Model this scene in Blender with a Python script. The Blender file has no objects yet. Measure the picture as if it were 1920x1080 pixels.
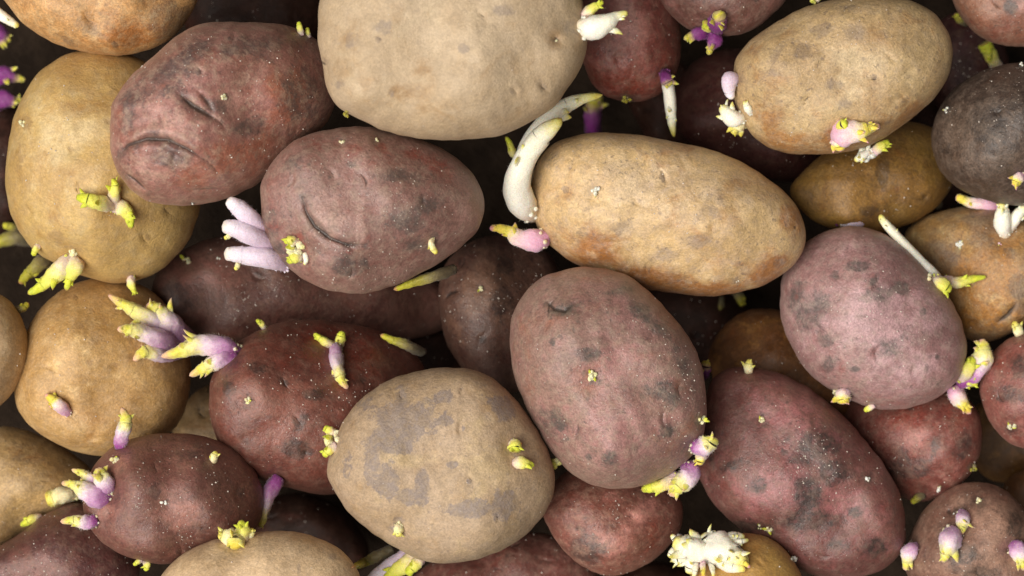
import bpy, math, random
import numpy as np

# ---------------------------------------------------------------- camera, light, exposure
S = 0.00018            # metres per photograph pixel at the reference height (potatoes are about 8 cm long)
CAM_H = 7000.0         # camera height above the reference height, in the same unit
scene = bpy.context.scene
cam_data = bpy.data.cameras.new('camera')
cam = bpy.data.objects.new('camera', cam_data)
scene.collection.objects.link(cam)
cam.location = (0, 0, CAM_H * S)
cam_data.sensor_width = 36
cam_data.lens = 36 * CAM_H / 1920
cam_data.clip_start = 0.01
cam_data.clip_end = 50
cam_data.dof.use_dof = True
cam_data.dof.focus_distance = (CAM_H - 60) * S
cam_data.dof.aperture_fstop = 11.0
scene.camera = cam

SUN_EL, SUN_AZ = 63.0, -112.0       # azimuth clockwise from the top of the picture
world = bpy.data.worlds.new('World'); scene.world = world; world.use_nodes = True
wt = world.node_tree; wt.nodes.clear()
w_out = wt.nodes.new('ShaderNodeOutputWorld'); w_bg = wt.nodes.new('ShaderNodeBackground')
w_sky = wt.nodes.new('ShaderNodeTexSky'); w_hsv = wt.nodes.new('ShaderNodeHueSaturation')
w_sky.sky_type = 'NISHITA'; w_sky.sun_disc = False
w_sky.sun_elevation = math.radians(SUN_EL); w_sky.sun_rotation = math.radians(SUN_AZ)
w_sky.dust_density = 1.0; w_sky.air_density = 1.0; w_sky.ozone_density = 0.6
w_hsv.inputs['Saturation'].default_value = 0.05      # grey, overcast sky
wt.links.new(w_sky.outputs[0], w_hsv.inputs['Color'])
w_tint = wt.nodes.new('ShaderNodeMix'); w_tint.data_type = 'RGBA'; w_tint.blend_type = 'MULTIPLY'
w_tint.inputs[0].default_value = 1.0; w_tint.inputs[7].default_value = (1.0, 0.92, 0.84, 1)   # warm white balance of the picture
wt.links.new(w_hsv.outputs[0], w_tint.inputs[6]); wt.links.new(w_tint.outputs[2], w_bg.inputs['Color'])
w_bg.inputs['Strength'].default_value = 0.04
wt.links.new(w_bg.outputs[0], w_out.inputs['Surface'])

sun_data = bpy.data.lights.new('sun', 'SUN')
sun_data.energy = 5.0; sun_data.angle = math.radians(48); sun_data.color = (1.0, 0.95, 0.88)
sun = bpy.data.objects.new('sun', sun_data); scene.collection.objects.link(sun)
sun.location = (0.3, 0.6, 1.5)
sun.rotation_euler = (math.radians(-(90 - SUN_EL)), 0, math.radians(-SUN_AZ))   # leaning towards the azimuth
scene.view_settings.view_transform = 'Standard'
scene.view_settings.look = 'None'
scene.view_settings.gamma = 1.0
scene.view_settings.exposure = -0.14
scene.cycles.max_bounces = 5; scene.cycles.diffuse_bounces = 3; scene.cycles.glossy_bounces = 2
scene.cycles.caustics_reflective = False; scene.cycles.caustics_refractive = False
scene.render.resolution_x, scene.render.resolution_y = 1024, 576

COL = scene.collection
EXPO = 1.35            # how much brighter a surface shows in the photograph than its own colour

def lin(c, k=None):
    k = EXPO if k is None else k
    out = []
    for v in c[:3]:
        v = v / 255.0
        v = v / 12.92 if v <= 0.04045 else ((v + 0.055) / 1.055) ** 2.4
        out.append(v / k)
    return (*out, 1.0)

def world_pt(px, py, z):
    k = (CAM_H - z) / CAM_H
    return np.stack([(px - 960) * k * S, -(py - 540) * k * S, z * S + 0 * px], -1)

# ---------------------------------------------------------------- node helper
class Nodes:
    def __init__(self, name):
        self.m = bpy.data.materials.new(name); self.m.use_nodes = True
        self.t = self.m.node_tree; self.t.nodes.clear()
        self.out = self.t.nodes.new('ShaderNodeOutputMaterial')
    def new(self, kind, **kw):
        n = self.t.nodes.new(kind)
        for k, v in kw.items(): setattr(n, k, v)
        return n
    def put(self, sock, v):
        if isinstance(v, bpy.types.NodeSocket): self.t.links.new(v, sock)
        else: sock.default_value = v
    def math(self, op, a, b=0.0, c=0.0, clamp=False):
        n = self.new('ShaderNodeMath', operation=op, use_clamp=clamp)
        self.put(n.inputs[0], a); self.put(n.inputs[1], b); self.put(n.inputs[2], c)
        return n.outputs[0]
    def mix(self, f, a, b, blend='MIX'):
        n = self.new('ShaderNodeMix', data_type='RGBA', blend_type=blend)
        self.put(n.inputs[0], f); self.put(n.inputs[6], a); self.put(n.inputs[7], b)
        return n.outputs[2]
    def step(self, v, lo, hi, to0=0.0, to1=1.0):
        n = self.new('ShaderNodeMapRange', interpolation_type='SMOOTHSTEP')
        self.put(n.inputs[0], v); n.inputs[1].default_value = lo; n.inputs[2].default_value = hi
        n.inputs[3].default_value = to0; n.inputs[4].default_value = to1
        return n.outputs[0]
    def noise(self, v, scale, detail=3.0, rough=0.55, dist=0.0):
        n = self.new('ShaderNodeTexNoise')
        self.put(n.inputs['Vector'], v); n.inputs['Scale'].default_value = scale
        n.inputs['Detail'].default_value = detail; n.inputs['Roughness'].default_value = rough
        n.inputs['Distortion'].default_value = dist
        return n.outputs[0]
    def voronoi(self, v, scale, rnd=1.0):
        n = self.new('ShaderNodeTexVoronoi')
        self.put(n.inputs['Vector'], v); n.inputs['Scale'].default_value = scale
        n.inputs['Randomness'].default_value = rnd
        return n.outputs['Distance'], n.outputs['Color']
    def coords(self, seed, stretch=None):
        tc = self.new('ShaderNodeTexCoord'); mp = self.new('ShaderNodeMapping')
        k = 1.0 / S / 100.0
        mp.inputs['Scale'].default_value = (k, k, k) if stretch is None else (k * stretch[0], k * stretch[1], k * stretch[2])
        r = random.Random(seed)
        mp.inputs['Location'].default_value = (r.uniform(-40, 40), r.uniform(-40, 40), r.uniform(-40, 40))
        if stretch is not None: mp.inputs['Rotation'].default_value = (0, 0, r.uniform(0, 6))
        self.t.links.new(tc.outputs['Object'], mp.inputs['Vector'])
        return mp.outputs[0]

# ---------------------------------------------------------------- potato skin
def skin(name, seed, a, b, dark=(60, 48, 46), pale=None, warm=(150, 98, 48), dust_c=(165, 142, 126),
         dark_bias=0.0, warm_bias=0.0, pale_bias=0.0, mottle=0.5, pores=0.5, dust=0.3, grains=0.5, net=0.3, rough=0.5, sheen=0.12, dark_amt=0.8, edge=(0.34, 0.66), spec=0.75, tone=(1, 1, 1)):
    N = Nodes(name); v = N.coords(seed)
    pale = pale or b
    def lin(c, k=None):
        q = globals()['lin'](c, k); return (min(q[0] * tone[0], .9), min(q[1] * tone[1], .9), min(q[2] * tone[2], .9), 1.0)
    at = N.new('ShaderNodeAttribute', attribute_name='marks')
    sp = N.new('ShaderNodeSeparateColor'); N.t.links.new(at.outputs['Color'], sp.inputs[0])
    a_dark, a_pale, a_warm, a_hollow_shade = sp.outputs[0], sp.outputs[1], sp.outputs[2], at.outputs['Alpha']
    big = N.noise(v, 0.8, 3, 0.55, 0.5)
    col = N.mix(N.step(big, 0.38, 0.62), lin(a), lin(b))
    f1 = N.noise(v, 7.5, 5, 0.72, 0.3); f2 = N.noise(v, 24.0, 3, 0.7)
    # ochre or reddish areas
    wn = N.noise(v, 1.5, 6, 0.66, 0.4)
    wm = N.step(N.math('ADD', N.math('MULTIPLY_ADD', a_warm, 0.36, warm_bias), wn), 0.50, 0.80)
    col = N.mix(N.math('MULTIPLY', wm, 0.9), col, lin(warm))
    # pale areas of the skin, by noise and the pale marks
    pn = N.noise(v, 2.1, 7, 0.68, 0.3)
    pm = N.step(N.math('ADD', N.math('MULTIPLY_ADD', a_pale, 0.32, pale_bias), pn), 0.50, 0.78)
    col = N.mix(N.math('MULTIPLY', pm, 0.85), col, lin(pale))
    # dry netting of the skin
    vs = N.coords(seed + 5, (1.0, 4.5, 2.5))
    ns = N.noise(vs, 6.0, 4, 0.65, 1.2)
    nl = N.step(N.math('ABSOLUTE', N.math('SUBTRACT', ns, 0.5)), 0.0, 0.05, 1.0, 0.0)
    nl = N.math('MULTIPLY', nl, N.step(pn, 0.40, 0.60, 1.0, 0.0))
    col = N.mix(N.math('MULTIPLY', nl, 0.34 * net), col, lin(dark))
    # dark stains, ragged edge; plus painted shade at creases, sockets and some edges
    dn = N.noise(v, 2.8, 7, 0.74, 0.35)
    dsum = N.math('ADD', N.math('MULTIPLY_ADD', a_dark, 1.02, dark_bias), N.math('MULTIPLY', N.math('SUBTRACT', dn, 0.5), 2.1))
    dsum = N.math('ADD', dsum, N.math('MULTIPLY', N.math('SUBTRACT', big, 0.5), 0.5))
    dm = N.step(dsum, *edge)
    dm = N.math('MULTIPLY', dm, N.step(f1, 0.40, 0.56, 0.5, 1.0))
    col = N.mix(N.math('MULTIPLY', dm, dark_amt), col, lin(dark))
    # thin film of dried soil
    un = N.noise(v, 4.6, 6, 0.75, 0.2)
    um = N.math('MULTIPLY', N.step(un, 0.44, 0.64), dust)
    col = N.mix(um, col, lin(dust_c))
    # fine mottling at two sizes
    g1 = N.step(f1, 0.36, 0.64, 1 - 0.26 * mottle, 1 + 0.20 * mottle)
    g2 = N.step(f2, 0.40, 0.60, 1 - 0.28 * mottle, 1 + 0.24 * mottle)
    gg = N.math('MULTIPLY', g1, g2)
    cg = N.new('ShaderNodeCombineColor')
    for i in range(3): N.t.links.new(gg, cg.inputs[i])
    col = N.mix(1.0, col, cg.outputs[0], 'MULTIPLY')
    # lenticels
    d1, c1 = N.voronoi(v, 5.5); s1 = N.new('ShaderNodeSeparateColor'); N.t.links.new(c1, s1.inputs[0])
    pr = N.step(N.math('DIVIDE', d1, N.math('MULTIPLY_ADD', s1.outputs[1], 0.22, 0.08)), 0.4, 1.0, 1.0, 0.0)
    pr = N.math('MULTIPLY', pr, N.math('GREATER_THAN', s1.outputs[0], 0.45))
    col = N.mix(N.math('MULTIPLY', pr, 0.5 * pores), col, lin(dark))
    # crisp flecks: dark scabs and pale dry flakes
    f3 = N.noise(v, 11.0, 3, 0.6, 0.6)
    sp1 = N.math('MULTIPLY', N.step(f3, 0.60, 0.66), N.step(dn, 0.44, 0.58, 0.25, 1.0))
    col = N.mix(N.math('MULTIPLY', sp1, 0.62 * pores), col, lin(dark))
    sp2 = N.math('MULTIPLY', N.step(f3, 0.34, 0.40, 1.0, 0.0), N.step(un, 0.44, 0.56))
    col = N.mix(N.math('MULTIPLY', sp2, 0.45 * pores), col, lin(dust_c))
    # creases and eye hollows: their shade painted in as dark colour
    cm = N.step(N.math('ADD', a_hollow_shade, N.math('MULTIPLY', N.math('SUBTRACT', f1, 0.5), 0.6)), 0.25, 0.85)
    col = N.mix(N.math('MULTIPLY', cm, 0.8), col, lin((38, 27, 24)))
    # relief
    h = N.math('MULTIPLY', un, 0.9)
    h = N.math('ADD', h, N.math('MULTIPLY', f1, 0.6)); h = N.math('ADD', h, N.math('MULTIPLY', f2, 0.3)); h = N.math('SUBTRACT', h, N.math('MULTIPLY', sp1, 0.22 * pores)); h = N.math('SUBTRACT', h, N.math('MULTIPLY', cm, 0.5))
    bp = N.new('ShaderNodeBump'); bp.inputs['Strength'].default_value = 0.5; bp.inputs['Distance'].default_value = 0.0010
    N.t.links.new(h, bp.inputs['Height'])
    p = N.new('ShaderNodeBsdfPrincipled')
    N.put(p.inputs['Base Color'], col); N.t.links.new(bp.outputs[0], p.inputs['Normal'])
    N.put(p.inputs['Roughness'], N.step(un, 0.3, 0.7, rough - 0.08, rough + 0.16))
    p.inputs['Specular IOR Level'].default_value = spec
    p.inputs['Sheen Weight'].default_value = sheen; p.inputs['Sheen Roughness'].default_value = 0.5
    p.inputs['Sheen Tint'].default_value = lin(dust_c, 1.0)
    N.t.links.new(p.outputs[0], N.out.inputs['Surface'])
    return N.m

# ---------------------------------------------------------------- sprout flesh
STOPS = {
 'purple': [(0, (112, 42, 104)), (.12, (158, 78, 150)), (.28, (198, 150, 190)), (.44, (228, 208, 216)), (.56, (232, 222, 156)), (.78, (220, 214, 80)), (1, (222, 172, 152))],
 'plum':   [(0, (76, 20, 76)), (.3, (122, 42, 118)), (.55, (140, 76, 134)), (.68, (186, 160, 120)), (.85, (206, 200, 60)), (1, (214, 196, 130))],
 'lilac':  [(0, (196, 164, 188)), (.4, (218, 200, 216)), (.85, (236, 226, 234)), (1, (228, 220, 202))],
 'white':  [(0, (228, 210, 178)), (.2, (246, 242, 230)), (.7, (244, 239, 214)), (.88, (232, 224, 140)), (.97, (214, 200, 90)), (1, (186, 130, 112))],
 'green':  [(0, (214, 180, 190)), (.25, (228, 210, 184)), (.42, (230, 222, 120)), (.75, (212, 216, 66)), (.92, (192, 202, 60)), (1, (176, 150, 70))],
 'pink':   [(0, (206, 140, 176)), (.25, (230, 184, 204)), (.48, (236, 214, 200)), (.62, (232, 216, 90)), (.86, (226, 200, 70)), (1, (222, 140, 170))],
 'cream':  [(0, (226, 204, 150)), (.4, (242, 232, 190)), (.75, (236, 224, 120)), (1, (216, 196, 70))],
 'olive':  [(0, (92, 84, 66)), (.35, (128, 116, 84)), (.6, (164, 156, 58)), (.9, (190, 186, 50)), (1, (196, 140, 104))],
}
FLESH = {}
def flesh(kind):
    if kind in FLESH: return FLESH[kind]
    N = Nodes('sprout_' + kind); v = N.coords(len(kind) * 7 + 3)
    at = N.new('ShaderNodeAttribute', attribute_name='along')
    nz = N.noise(v, 12, 4, 0.6)
    f = N.math('ADD', at.outputs['Fac'], N.math('MULTIPLY', N.math('SUBTRACT', nz, 0.5), 0.26), clamp=True)
    r = N.new('ShaderNodeValToRGB'); N.t.links.new(f, r.inputs[0])
    st = STOPS[kind]; el = r.color_ramp.elements
    kk = 0.98
    el[0].position, el[0].color = st[0][0], lin(st[0][1], kk); el[1].position, el[1].color = st[-1][0], lin(st[-1][1], kk)
    for p_, c_ in st[1:-1]:
        e = el.new(p_); e.color = lin(c_, kk)
    n2 = N.noise(v, 40, 3, 0.6)
    g = N.step(n2, 0.34, 0.66, 0.88, 1.08); cg = N.new('ShaderNodeCombineColor')
    for i in range(3): N.t.links.new(g, cg.inputs[i])
    col = N.mix(1.0, r.outputs[0], cg.outputs[0], 'MULTIPLY')
    bp = N.new('ShaderNodeBump'); bp.inputs['Strength'].default_value = 0.5; bp.inputs['Distance'].default_value = 0.0007
    N.t.links.new(N.math('ADD', nz, N.math('MULTIPLY', n2, 0.5)), bp.inputs['Height'])
    p = N.new('ShaderNodeBsdfPrincipled')
    N.put(p.inputs['Base Color'], col); N.t.links.new(bp.outputs[0], p.inputs['Normal'])
    p.inputs['Roughness'].default_value = 0.46; p.inputs['Specular IOR Level'].default_value = 0.3
    p.inputs['Subsurface Weight'].default_value = 0.45; p.inputs['Subsurface Radius'].default_value = (1, 0.7, 0.5)
    p.inputs['Subsurface Scale'].default_value = 0.0016
    p.inputs['Sheen Weight'].default_value = 0.35 if kind in ('purple', 'lilac', 'pink') else 0.1
    p.inputs['Sheen Tint'].default_value = (0.95, 0.9, 0.95, 1)
    N.t.links.new(p.outputs[0], N.out.inputs['Surface'])
    FLESH[kind] = N.m
    return N.m

def mesh_object(name, verts, faces, mat, parent=None, origin=(0, 0, 0), attr=None, marks=None):
    me = bpy.data.meshes.new(name)
    origin = np.asarray(origin, float)
    me.from_pydata((np.asarray(verts) - origin).tolist(), [], faces)
    me.polygons.foreach_set('use_smooth', [True] * len(me.polygons))
    if attr is not None:
        at = me.attributes.new('along', 'FLOAT', 'POINT'); at.data.foreach_set('value', np.asarray(attr, np.float32))
    if marks is not None:
        at = me.attributes.new('marks', 'FLOAT_COLOR', 'POINT'); at.data.foreach_set('color', np.asarray(marks, np.float32).ravel())
    me.materials.append(mat)
    o = bpy.data.objects.new(name, me); COL.objects.link(o)
    if parent is None: o.location = origin
    else:
        par = np.zeros(3); q = parent
        while q is not None: par = par + np.array(q.location); q = q.parent
        o.parent = parent; o.location = origin - par
    return o

# ---------------------------------------------------------------- potato shape
def closed_spline(pts, m=12):
    p = np.array(pts, float); out = []
    n = len(p)
    for i in range(n):
        p0, p1, p2, p3 = p[i - 1], p[i], p[(i + 1) % n], p[(i + 2) % n]
        t = np.linspace(0, 1, m, endpoint=False)[:, None]
        out.append(0.5 * (2 * p1 + (p2 - p0) * t + (2 * p0 - 5 * p1 + 4 * p2 - p3) * t ** 2 + (3 * p1 - p0 - 3 * p2 + p3) * t ** 3))
    return np.concatenate(out)

class Wob:                       # smooth pseudo-random relief
    def __init__(self, seed, waves, k=7):
        r = np.random.RandomState(seed); self.w = []
        for wl, amp in waves:
            for _ in range(k):
                a = r.uniform(0, 2 * np.pi); f = 2 * np.pi / (wl * r.uniform(0.75, 1.35))
                self.w.append((f * np.cos(a), f * np.sin(a), r.uniform(0, 6.28), amp / math.sqrt(k)))
    def __call__(self, x, y):
        o = np.zeros_like(x, dtype=float)
        for fx, fy, ph, am in self.w: o += am * np.sin(fx * x + fy * y + ph)
        return o

def dist_polyline(x, y, pts):
    """distance to the polyline and position along it (0..1)"""
    best = np.full(x.shape, 1e9); tt = np.zeros(x.shape)
    P = np.array(pts, float); m = len(P) - 1
    for i in range(m):
        a, b = P[i], P[i + 1]; d = b - a; L = max((d ** 2).sum(), 1e-6)
        t = np.clip(((x - a[0]) * d[0] + (y - a[1]) * d[1]) / L, 0, 1)
        q = np.hypot(x - a[0] - t * d[0], y - a[1] - t * d[1])
        hit = q < best; best = np.where(hit, q, best); tt = np.where(hit, (i + t) / m, tt)
    return best, tt

class Potato:
    def __init__(self, key, outline, seed, thick=0.82, tilt=(0, 0), zmin=-9999, feats=(), lump=1.0, p=2.15):
        self.key, self.seed, self.tilt, self.zmin, self.feats, self.p = key, seed, tilt, zmin, list(feats), p
        o = closed_spline(outline); c = o.mean(0)
        area = 0.5 * abs(np.sum(o[:, 0] * np.roll(o[:, 1], -1) - o[:, 1] * np.roll(o[:, 0], -1)))
        cov = np.cov((o - c).T); ev = np.sqrt(np.linalg.eigvalsh(cov) * 2)
        self.minor = float(ev[0]); self.major = float(ev[1])
        self.c = c; self.h = thick * self.minor
        d = o - c; th = np.arctan2(d[:, 1], d[:, 0]); r = np.hypot(d[:, 0], d[:, 1])
        g = np.linspace(-np.pi, np.pi, 721)[:-1]
        i = np.argsort(th); rr = np.interp(g, th[i], r[i], period=2 * np.pi)
        ker = np.exp(-0.5 * (np.arange(-9, 10) / 4.0) ** 2); ker /= ker.sum()
        rr = np.convolve(np.concatenate([rr[-9:], rr, rr[:9]]), ker, 'valid')
        rnd = np.random.RandomState(seed + 900)
        for k in range(5, 40): rr = rr * (1 + rnd.normal() * 0.0065 / k ** 0.75 * np.cos(k * g + rnd.uniform(0, 6.28)))
        self.g, self.rr = g, rr
        self.w = Wob(seed, [(max(90, self.minor * 1.3), 0.058 * self.h * lump), (95, 2.3 * lump), (38, 0.6 * lump)])
        self.zc = 0.0; self.grid = 3.0
    def polar(self, x, y):
        dx, dy = x - self.c[0], y - self.c[1]
        r = np.interp(np.arctan2(dy, dx), self.g, self.rr, period=2 * np.pi)
        return np.hypot(dx, dy) / r
    def shear(self, x, y):
        return self.tilt[0] * (x - self.c[0]) + self.tilt[1] * (y - self.c[1])
    def relief(self, x, y):
        d = self.w(x, y)
        for f in self.feats:
            if f[0] == 'crease':
                q, t = dist_polyline(x, y, f[1]); w = f[2] * (0.35 + 0.65 * np.sin(np.pi * np.clip(t, 0.04, 0.96)))
                d = d - f[3] * np.exp(-(q / w) ** 1.2) * np.sin(np.pi * np.clip(t, 0.05, 0.95)) ** 0.6
                d = d + 0.35 * f[3] * np.exp(-((q - 2.4 * w) / (1.8 * w)) ** 2) * np.sin(np.pi * t)
            elif f[0] == 'dent':
                q = np.hypot(x - f[1], y - f[2]) / f[3]
                d = d - f[4] * np.exp(-q ** 2)
        return d
    def top(self, x, y, s=None):
        x = np.asarray(x, float); y = np.asarray(y, float)
        if s is None: s = self.polar(x, y)
        s = np.clip(s, 0, 1)
        base = (1 - s ** self.p) ** (1 / self.p)
        return self.zc + self.h * base + self.shear(x, y) + self.relief(x, y) * np.clip(base * 1.6, 0, 1)
    def bottom(self, x, y, s=None):
        if s is None: s = self.polar(x, y)
        s = np.clip(s, 0, 1)
        return self.zc - self.h * (1 - s ** self.p) ** (1 / self.p) + self.shear(x, y)
    def marks(self, x, y):
        m = np.zeros((len(x), 4))
        idx = {'dark': 0, 'pale': 1, 'warm': 2, 'cut': 3}  # last channel: painted shade in creases and hollows
        for f in self.feats:
            if f[0] in idx:
                px, py, rx = f[1:4]; ry = f[4] if len(f) > 4 else rx; an = math.radians(f[5]) if len(f) > 5 else 0
                dx, dy = x - px, y - py
                u = (dx * math.cos(an) + dy * math.sin(an)) / rx; v = (-dx * math.sin(an) + dy * math.cos(an)) / ry
                val = np.exp(-0.75 * (u * u + v * v)) * (f[6] if len(f) > 6 else 1.0)
                j = idx[f[0]]; m[:, j] = np.maximum(m[:, j], val)
            elif f[0] == 'crease':
                q, t = dist_polyline(x, y, f[1])
                val = np.exp(-(q / (f[2] * 0.55)) ** 2) * 1.15 * np.sin(np.pi * np.clip(t, 0.06, 0.94)) ** 0.5 * (f[4] if len(f) > 4 else 1.0)
                m[:, 3] = np.maximum(m[:, 3], val)
                m[:, 0] = np.maximum(m[:, 0], 0.5 * np.exp(-(q / (f[2] * 2.4)) ** 2) * (f[4] if len(f) > 4 else 1.0))  # soft shade painted round the crease
            elif f[0] == 'dent' and len(f) > 5:
                q = np.hypot(x - f[1], y - f[2]) / f[3]; m[:, 3] = np.maximum(m[:, 3], f[5] * np.exp(-(q * 1.7) ** 2))
        return m
    def build(self, mat, label, group):
        n = int(np.clip(2 * self.major / self.grid, 56, 210)); n += n % 2
        a, b = np.meshgrid(np.linspace(-1, 1, n + 1), np.linspace(-1, 1, n + 1), indexing='xy')
        a = a.ravel(); b = b.ravel()
        big = np.abs(a) >= np.abs(b)
        with np.errstate(divide='ignore', invalid='ignore'):
            u = np.where(big, a, b)
            th = np.where(big, np.pi / 4 * np.where(a == 0, 0, b / np.where(a == 0, 1, a)), np.pi / 2 - np.pi / 4 * np.where(b == 0, 0, a / np.where(b == 0, 1, b)))
        th = np.where(u < 0, th + np.pi, th); u = np.abs(u)
        s = np.sin(np.pi / 2 * u)
        rad = np.interp(np.arctan2(np.sin(th), np.cos(th)), self.g, self.rr, period=2 * np.pi)
        x = self.c[0] + rad * s * np.cos(th); y = self.c[1] + rad * s * np.sin(th)
        z = self.top(x, y, s)
        m = self.marks(x, y)
        ids = np.arange((n + 1) ** 2).reshape(n + 1, n + 1)
        # image y points down, so this winding faces up
        faces = np.stack([ids[:-1, :-1], ids[1:, :-1], ids[1:, 1:], ids[:-1, 1:]], -1).reshape(-1, 4)
        loop = np.concatenate([ids[0, :-1], ids[:-1, -1], ids[-1, :0:-1], ids[:0:-1, 0]])
        X, Y, Z, M, F = [x], [y], [z], [m], [faces.tolist()]
        prev = loop; nxt = (n + 1) ** 2; L = len(loop); tl = th[loop]; rl = rad[loop]
        for q in np.linspace(0, np.pi / 2, 11)[1:-1]:
            sr = np.cos(q); xr = self.c[0] + rl * sr * np.cos(tl); yr = self.c[1] + rl * sr * np.sin(tl)
            X.append(xr); Y.append(yr); Z.append(self.bottom(xr, yr, np.full(L, sr))); M.append(np.zeros((L, 4)))
            cur = np.arange(nxt, nxt + L); nxt += L
            F.append(np.stack([prev, np.roll(prev, -1), np.roll(cur, -1), cur], -1).tolist()); prev = cur
        X.append([self.c[0]]); Y.append([self.c[1]]); Z.append([self.zc - self.h]); M.append(np.zeros((1, 4)))
        F.append([[int(prev[i]), int(prev[(i + 1) % L]), nxt] for i in range(L)])
        X = np.concatenate(X); Y = np.concatenate(Y); Z = np.concatenate(Z)
        k = (CAM_H - self.zc) / CAM_H           # one true size per potato
        V = np.stack([(X - 960) * k * S, -(Y - 540) * k * S, Z * S], -1)
        fl = [f for part in F for f in part]
        org = ((self.c[0] - 960) * k * S, -(self.c[1] - 540) * k * S, (self.zc - self.h) * S)
        o = mesh_object('potato', V, fl, mat, None, org, marks=np.concatenate(M))
        o['label'] = label; o['category'] = 'potato'; o['group'] = group
        self.obj = o; self.k = k
        return o
    def local(self, px, py):
        """photograph position -> position in this potato's own frame, for a point on its upper surface"""
        x, y = px, py
        for _ in range(3):
            s = min(float(self.polar(np.array([x]), np.array([y]))[0]), 1.0)
            z = self.zc + self.h * (1 - s ** self.p) ** (1 / self.p) + self.shear(x, y)
            k = (CAM_H - z) / (CAM_H - self.zc)
            x, y = 960 + (px - 960) * k, 540 + (py - 540) * k
        return x, y
    def inside(self, px, py):
        x, y = self.local(px, py)
        return float(self.polar(np.array([x]), np.array([y]))[0]) < 1.0
    def height(self, px, py):
        x, y = self.local(px, py)
        return float(self.top(np.array([x]), np.array([y]))[0])
    def add_eyes(self, roots, count):
        rs = np.random.RandomState(self.seed + 77); got = list(roots)
        for px, py, r in roots:                       # skin sinks round a sprout; shade of the hollow painted dark
            if self.inside(px, py): self.feats.append(('dent', px, py, 1.8 * r + 4, 0.45 * r + 2, 0.5)); self.feats.append(('dark', px, py, 1.6 * r + 5, 1.4 * r + 4, 0, 0.5))
        ax = rs.uniform(0, 6.28); tries = 0; n = 0
        while n < count and tries < 200:
            tries += 1; a = rs.uniform(0, 6.28); q = 0.86 * math.sqrt(rs.uniform(0.02, 1)); rr = np.interp(a - np.pi, self.g, self.rr)
            x, y = self.c[0] - rr * q * math.cos(a), self.c[1] - rr * q * math.sin(a)
            if min([math.hypot(x - g[0], y - g[1]) for g in got] + [999]) < 60: continue
            got.append((x, y, 8)); n += 1
            w = rs.uniform(9, 19); b = ax + rs.uniform(-.5, .5); k = rs.uniform(.3, .6) * w * rs.choice([-1, 1])
            c, s_ = math.cos(b), math.sin(b)
            arc = [(x + c * w * u - s_ * k * (1 - u * u), y + s_ * w * u + c * k * (1 - u * u)) for u in (-1, -.5, 0, .5, 1)]
            self.feats.append(('crease', arc, rs.uniform(2.6, 4.2), rs.uniform(2.0, 4.2), rs.uniform(.3, .75)))
            self.feats.append(('dent', x, y, rs.uniform(9, 20), rs.uniform(1.0, 3.0)))
            if rs.rand() < .6: self.feats.append(('dark', x, y, rs.uniform(5, 11), rs.uniform(4, 8), math.degrees(b), .7))
    def settle_feats(self):
        out = []
        for f in self.feats:
            f = list(f)
            if f[0] == 'crease': f[1] = [self.local(*q) for q in f[1]]
            else: f[1], f[2] = self.local(f[1], f[2])
            out.append(f)
        self.feats = out

# ---------------------------------------------------------------- the heap, lowest first
TAN = dict(edge=(.36, .64), a=(204, 178, 138), b=(188, 160, 120), dark=(120, 104, 92), pale=(216, 192, 150), warm=(176, 138, 88), dust_c=(186, 164, 134), mottle=0.45, pores=0.45, dust=0.25, grains=0.1, net=0.5, rough=0.6, dark_amt=0.55, sheen=0.08)
YEL = dict(a=(190, 150, 92), b=(176, 140, 92), dark=(112, 92, 72), pale=(206, 170, 118), warm=(150, 94, 38), dust_c=(170, 142, 110), mottle=0.6, pores=0.6, dust=0.25, grains=0.25, net=0.6, rough=0.5, dark_amt=0.6, sheen=0.06)
RED = dict(edge=(.22, .70), a=(138, 92, 86), b=(122, 78, 70), dark=(66, 54, 52), pale=(176, 124, 118), warm=(134, 64, 52), dust_c=(150, 122, 108), mottle=0.55, pores=0.75, dust=0.45, grains=0.75, net=0.25, rough=0.43, dark_amt=0.9, sheen=0.22)
DRK = dict(a=(92, 60, 56), b=(78, 52, 48), dark=(46, 36, 35), pale=(124, 84, 78), warm=(96, 50, 42), dust_c=(116, 92, 80), mottle=0.55, pores=0.75, dust=0.42, grains=0.85, net=0.2, rough=0.44, dark_amt=0.75, sheen=0.1)
OCH = dict(a=(150, 104, 52), b=(128, 86, 42), dark=(70, 50, 34), pale=(176, 128, 66), warm=(140, 78, 26), dust_c=(130, 100, 72), mottle=0.6, pores=0.6, dust=0.2, grains=0.3, net=0.7, rough=0.5, dark_amt=0.7, sheen=0.05)
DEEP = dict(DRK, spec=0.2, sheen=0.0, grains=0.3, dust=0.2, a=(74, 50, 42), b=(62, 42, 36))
def P(base, **kw):
    d = dict(base); d.update(kw); return d

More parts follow.
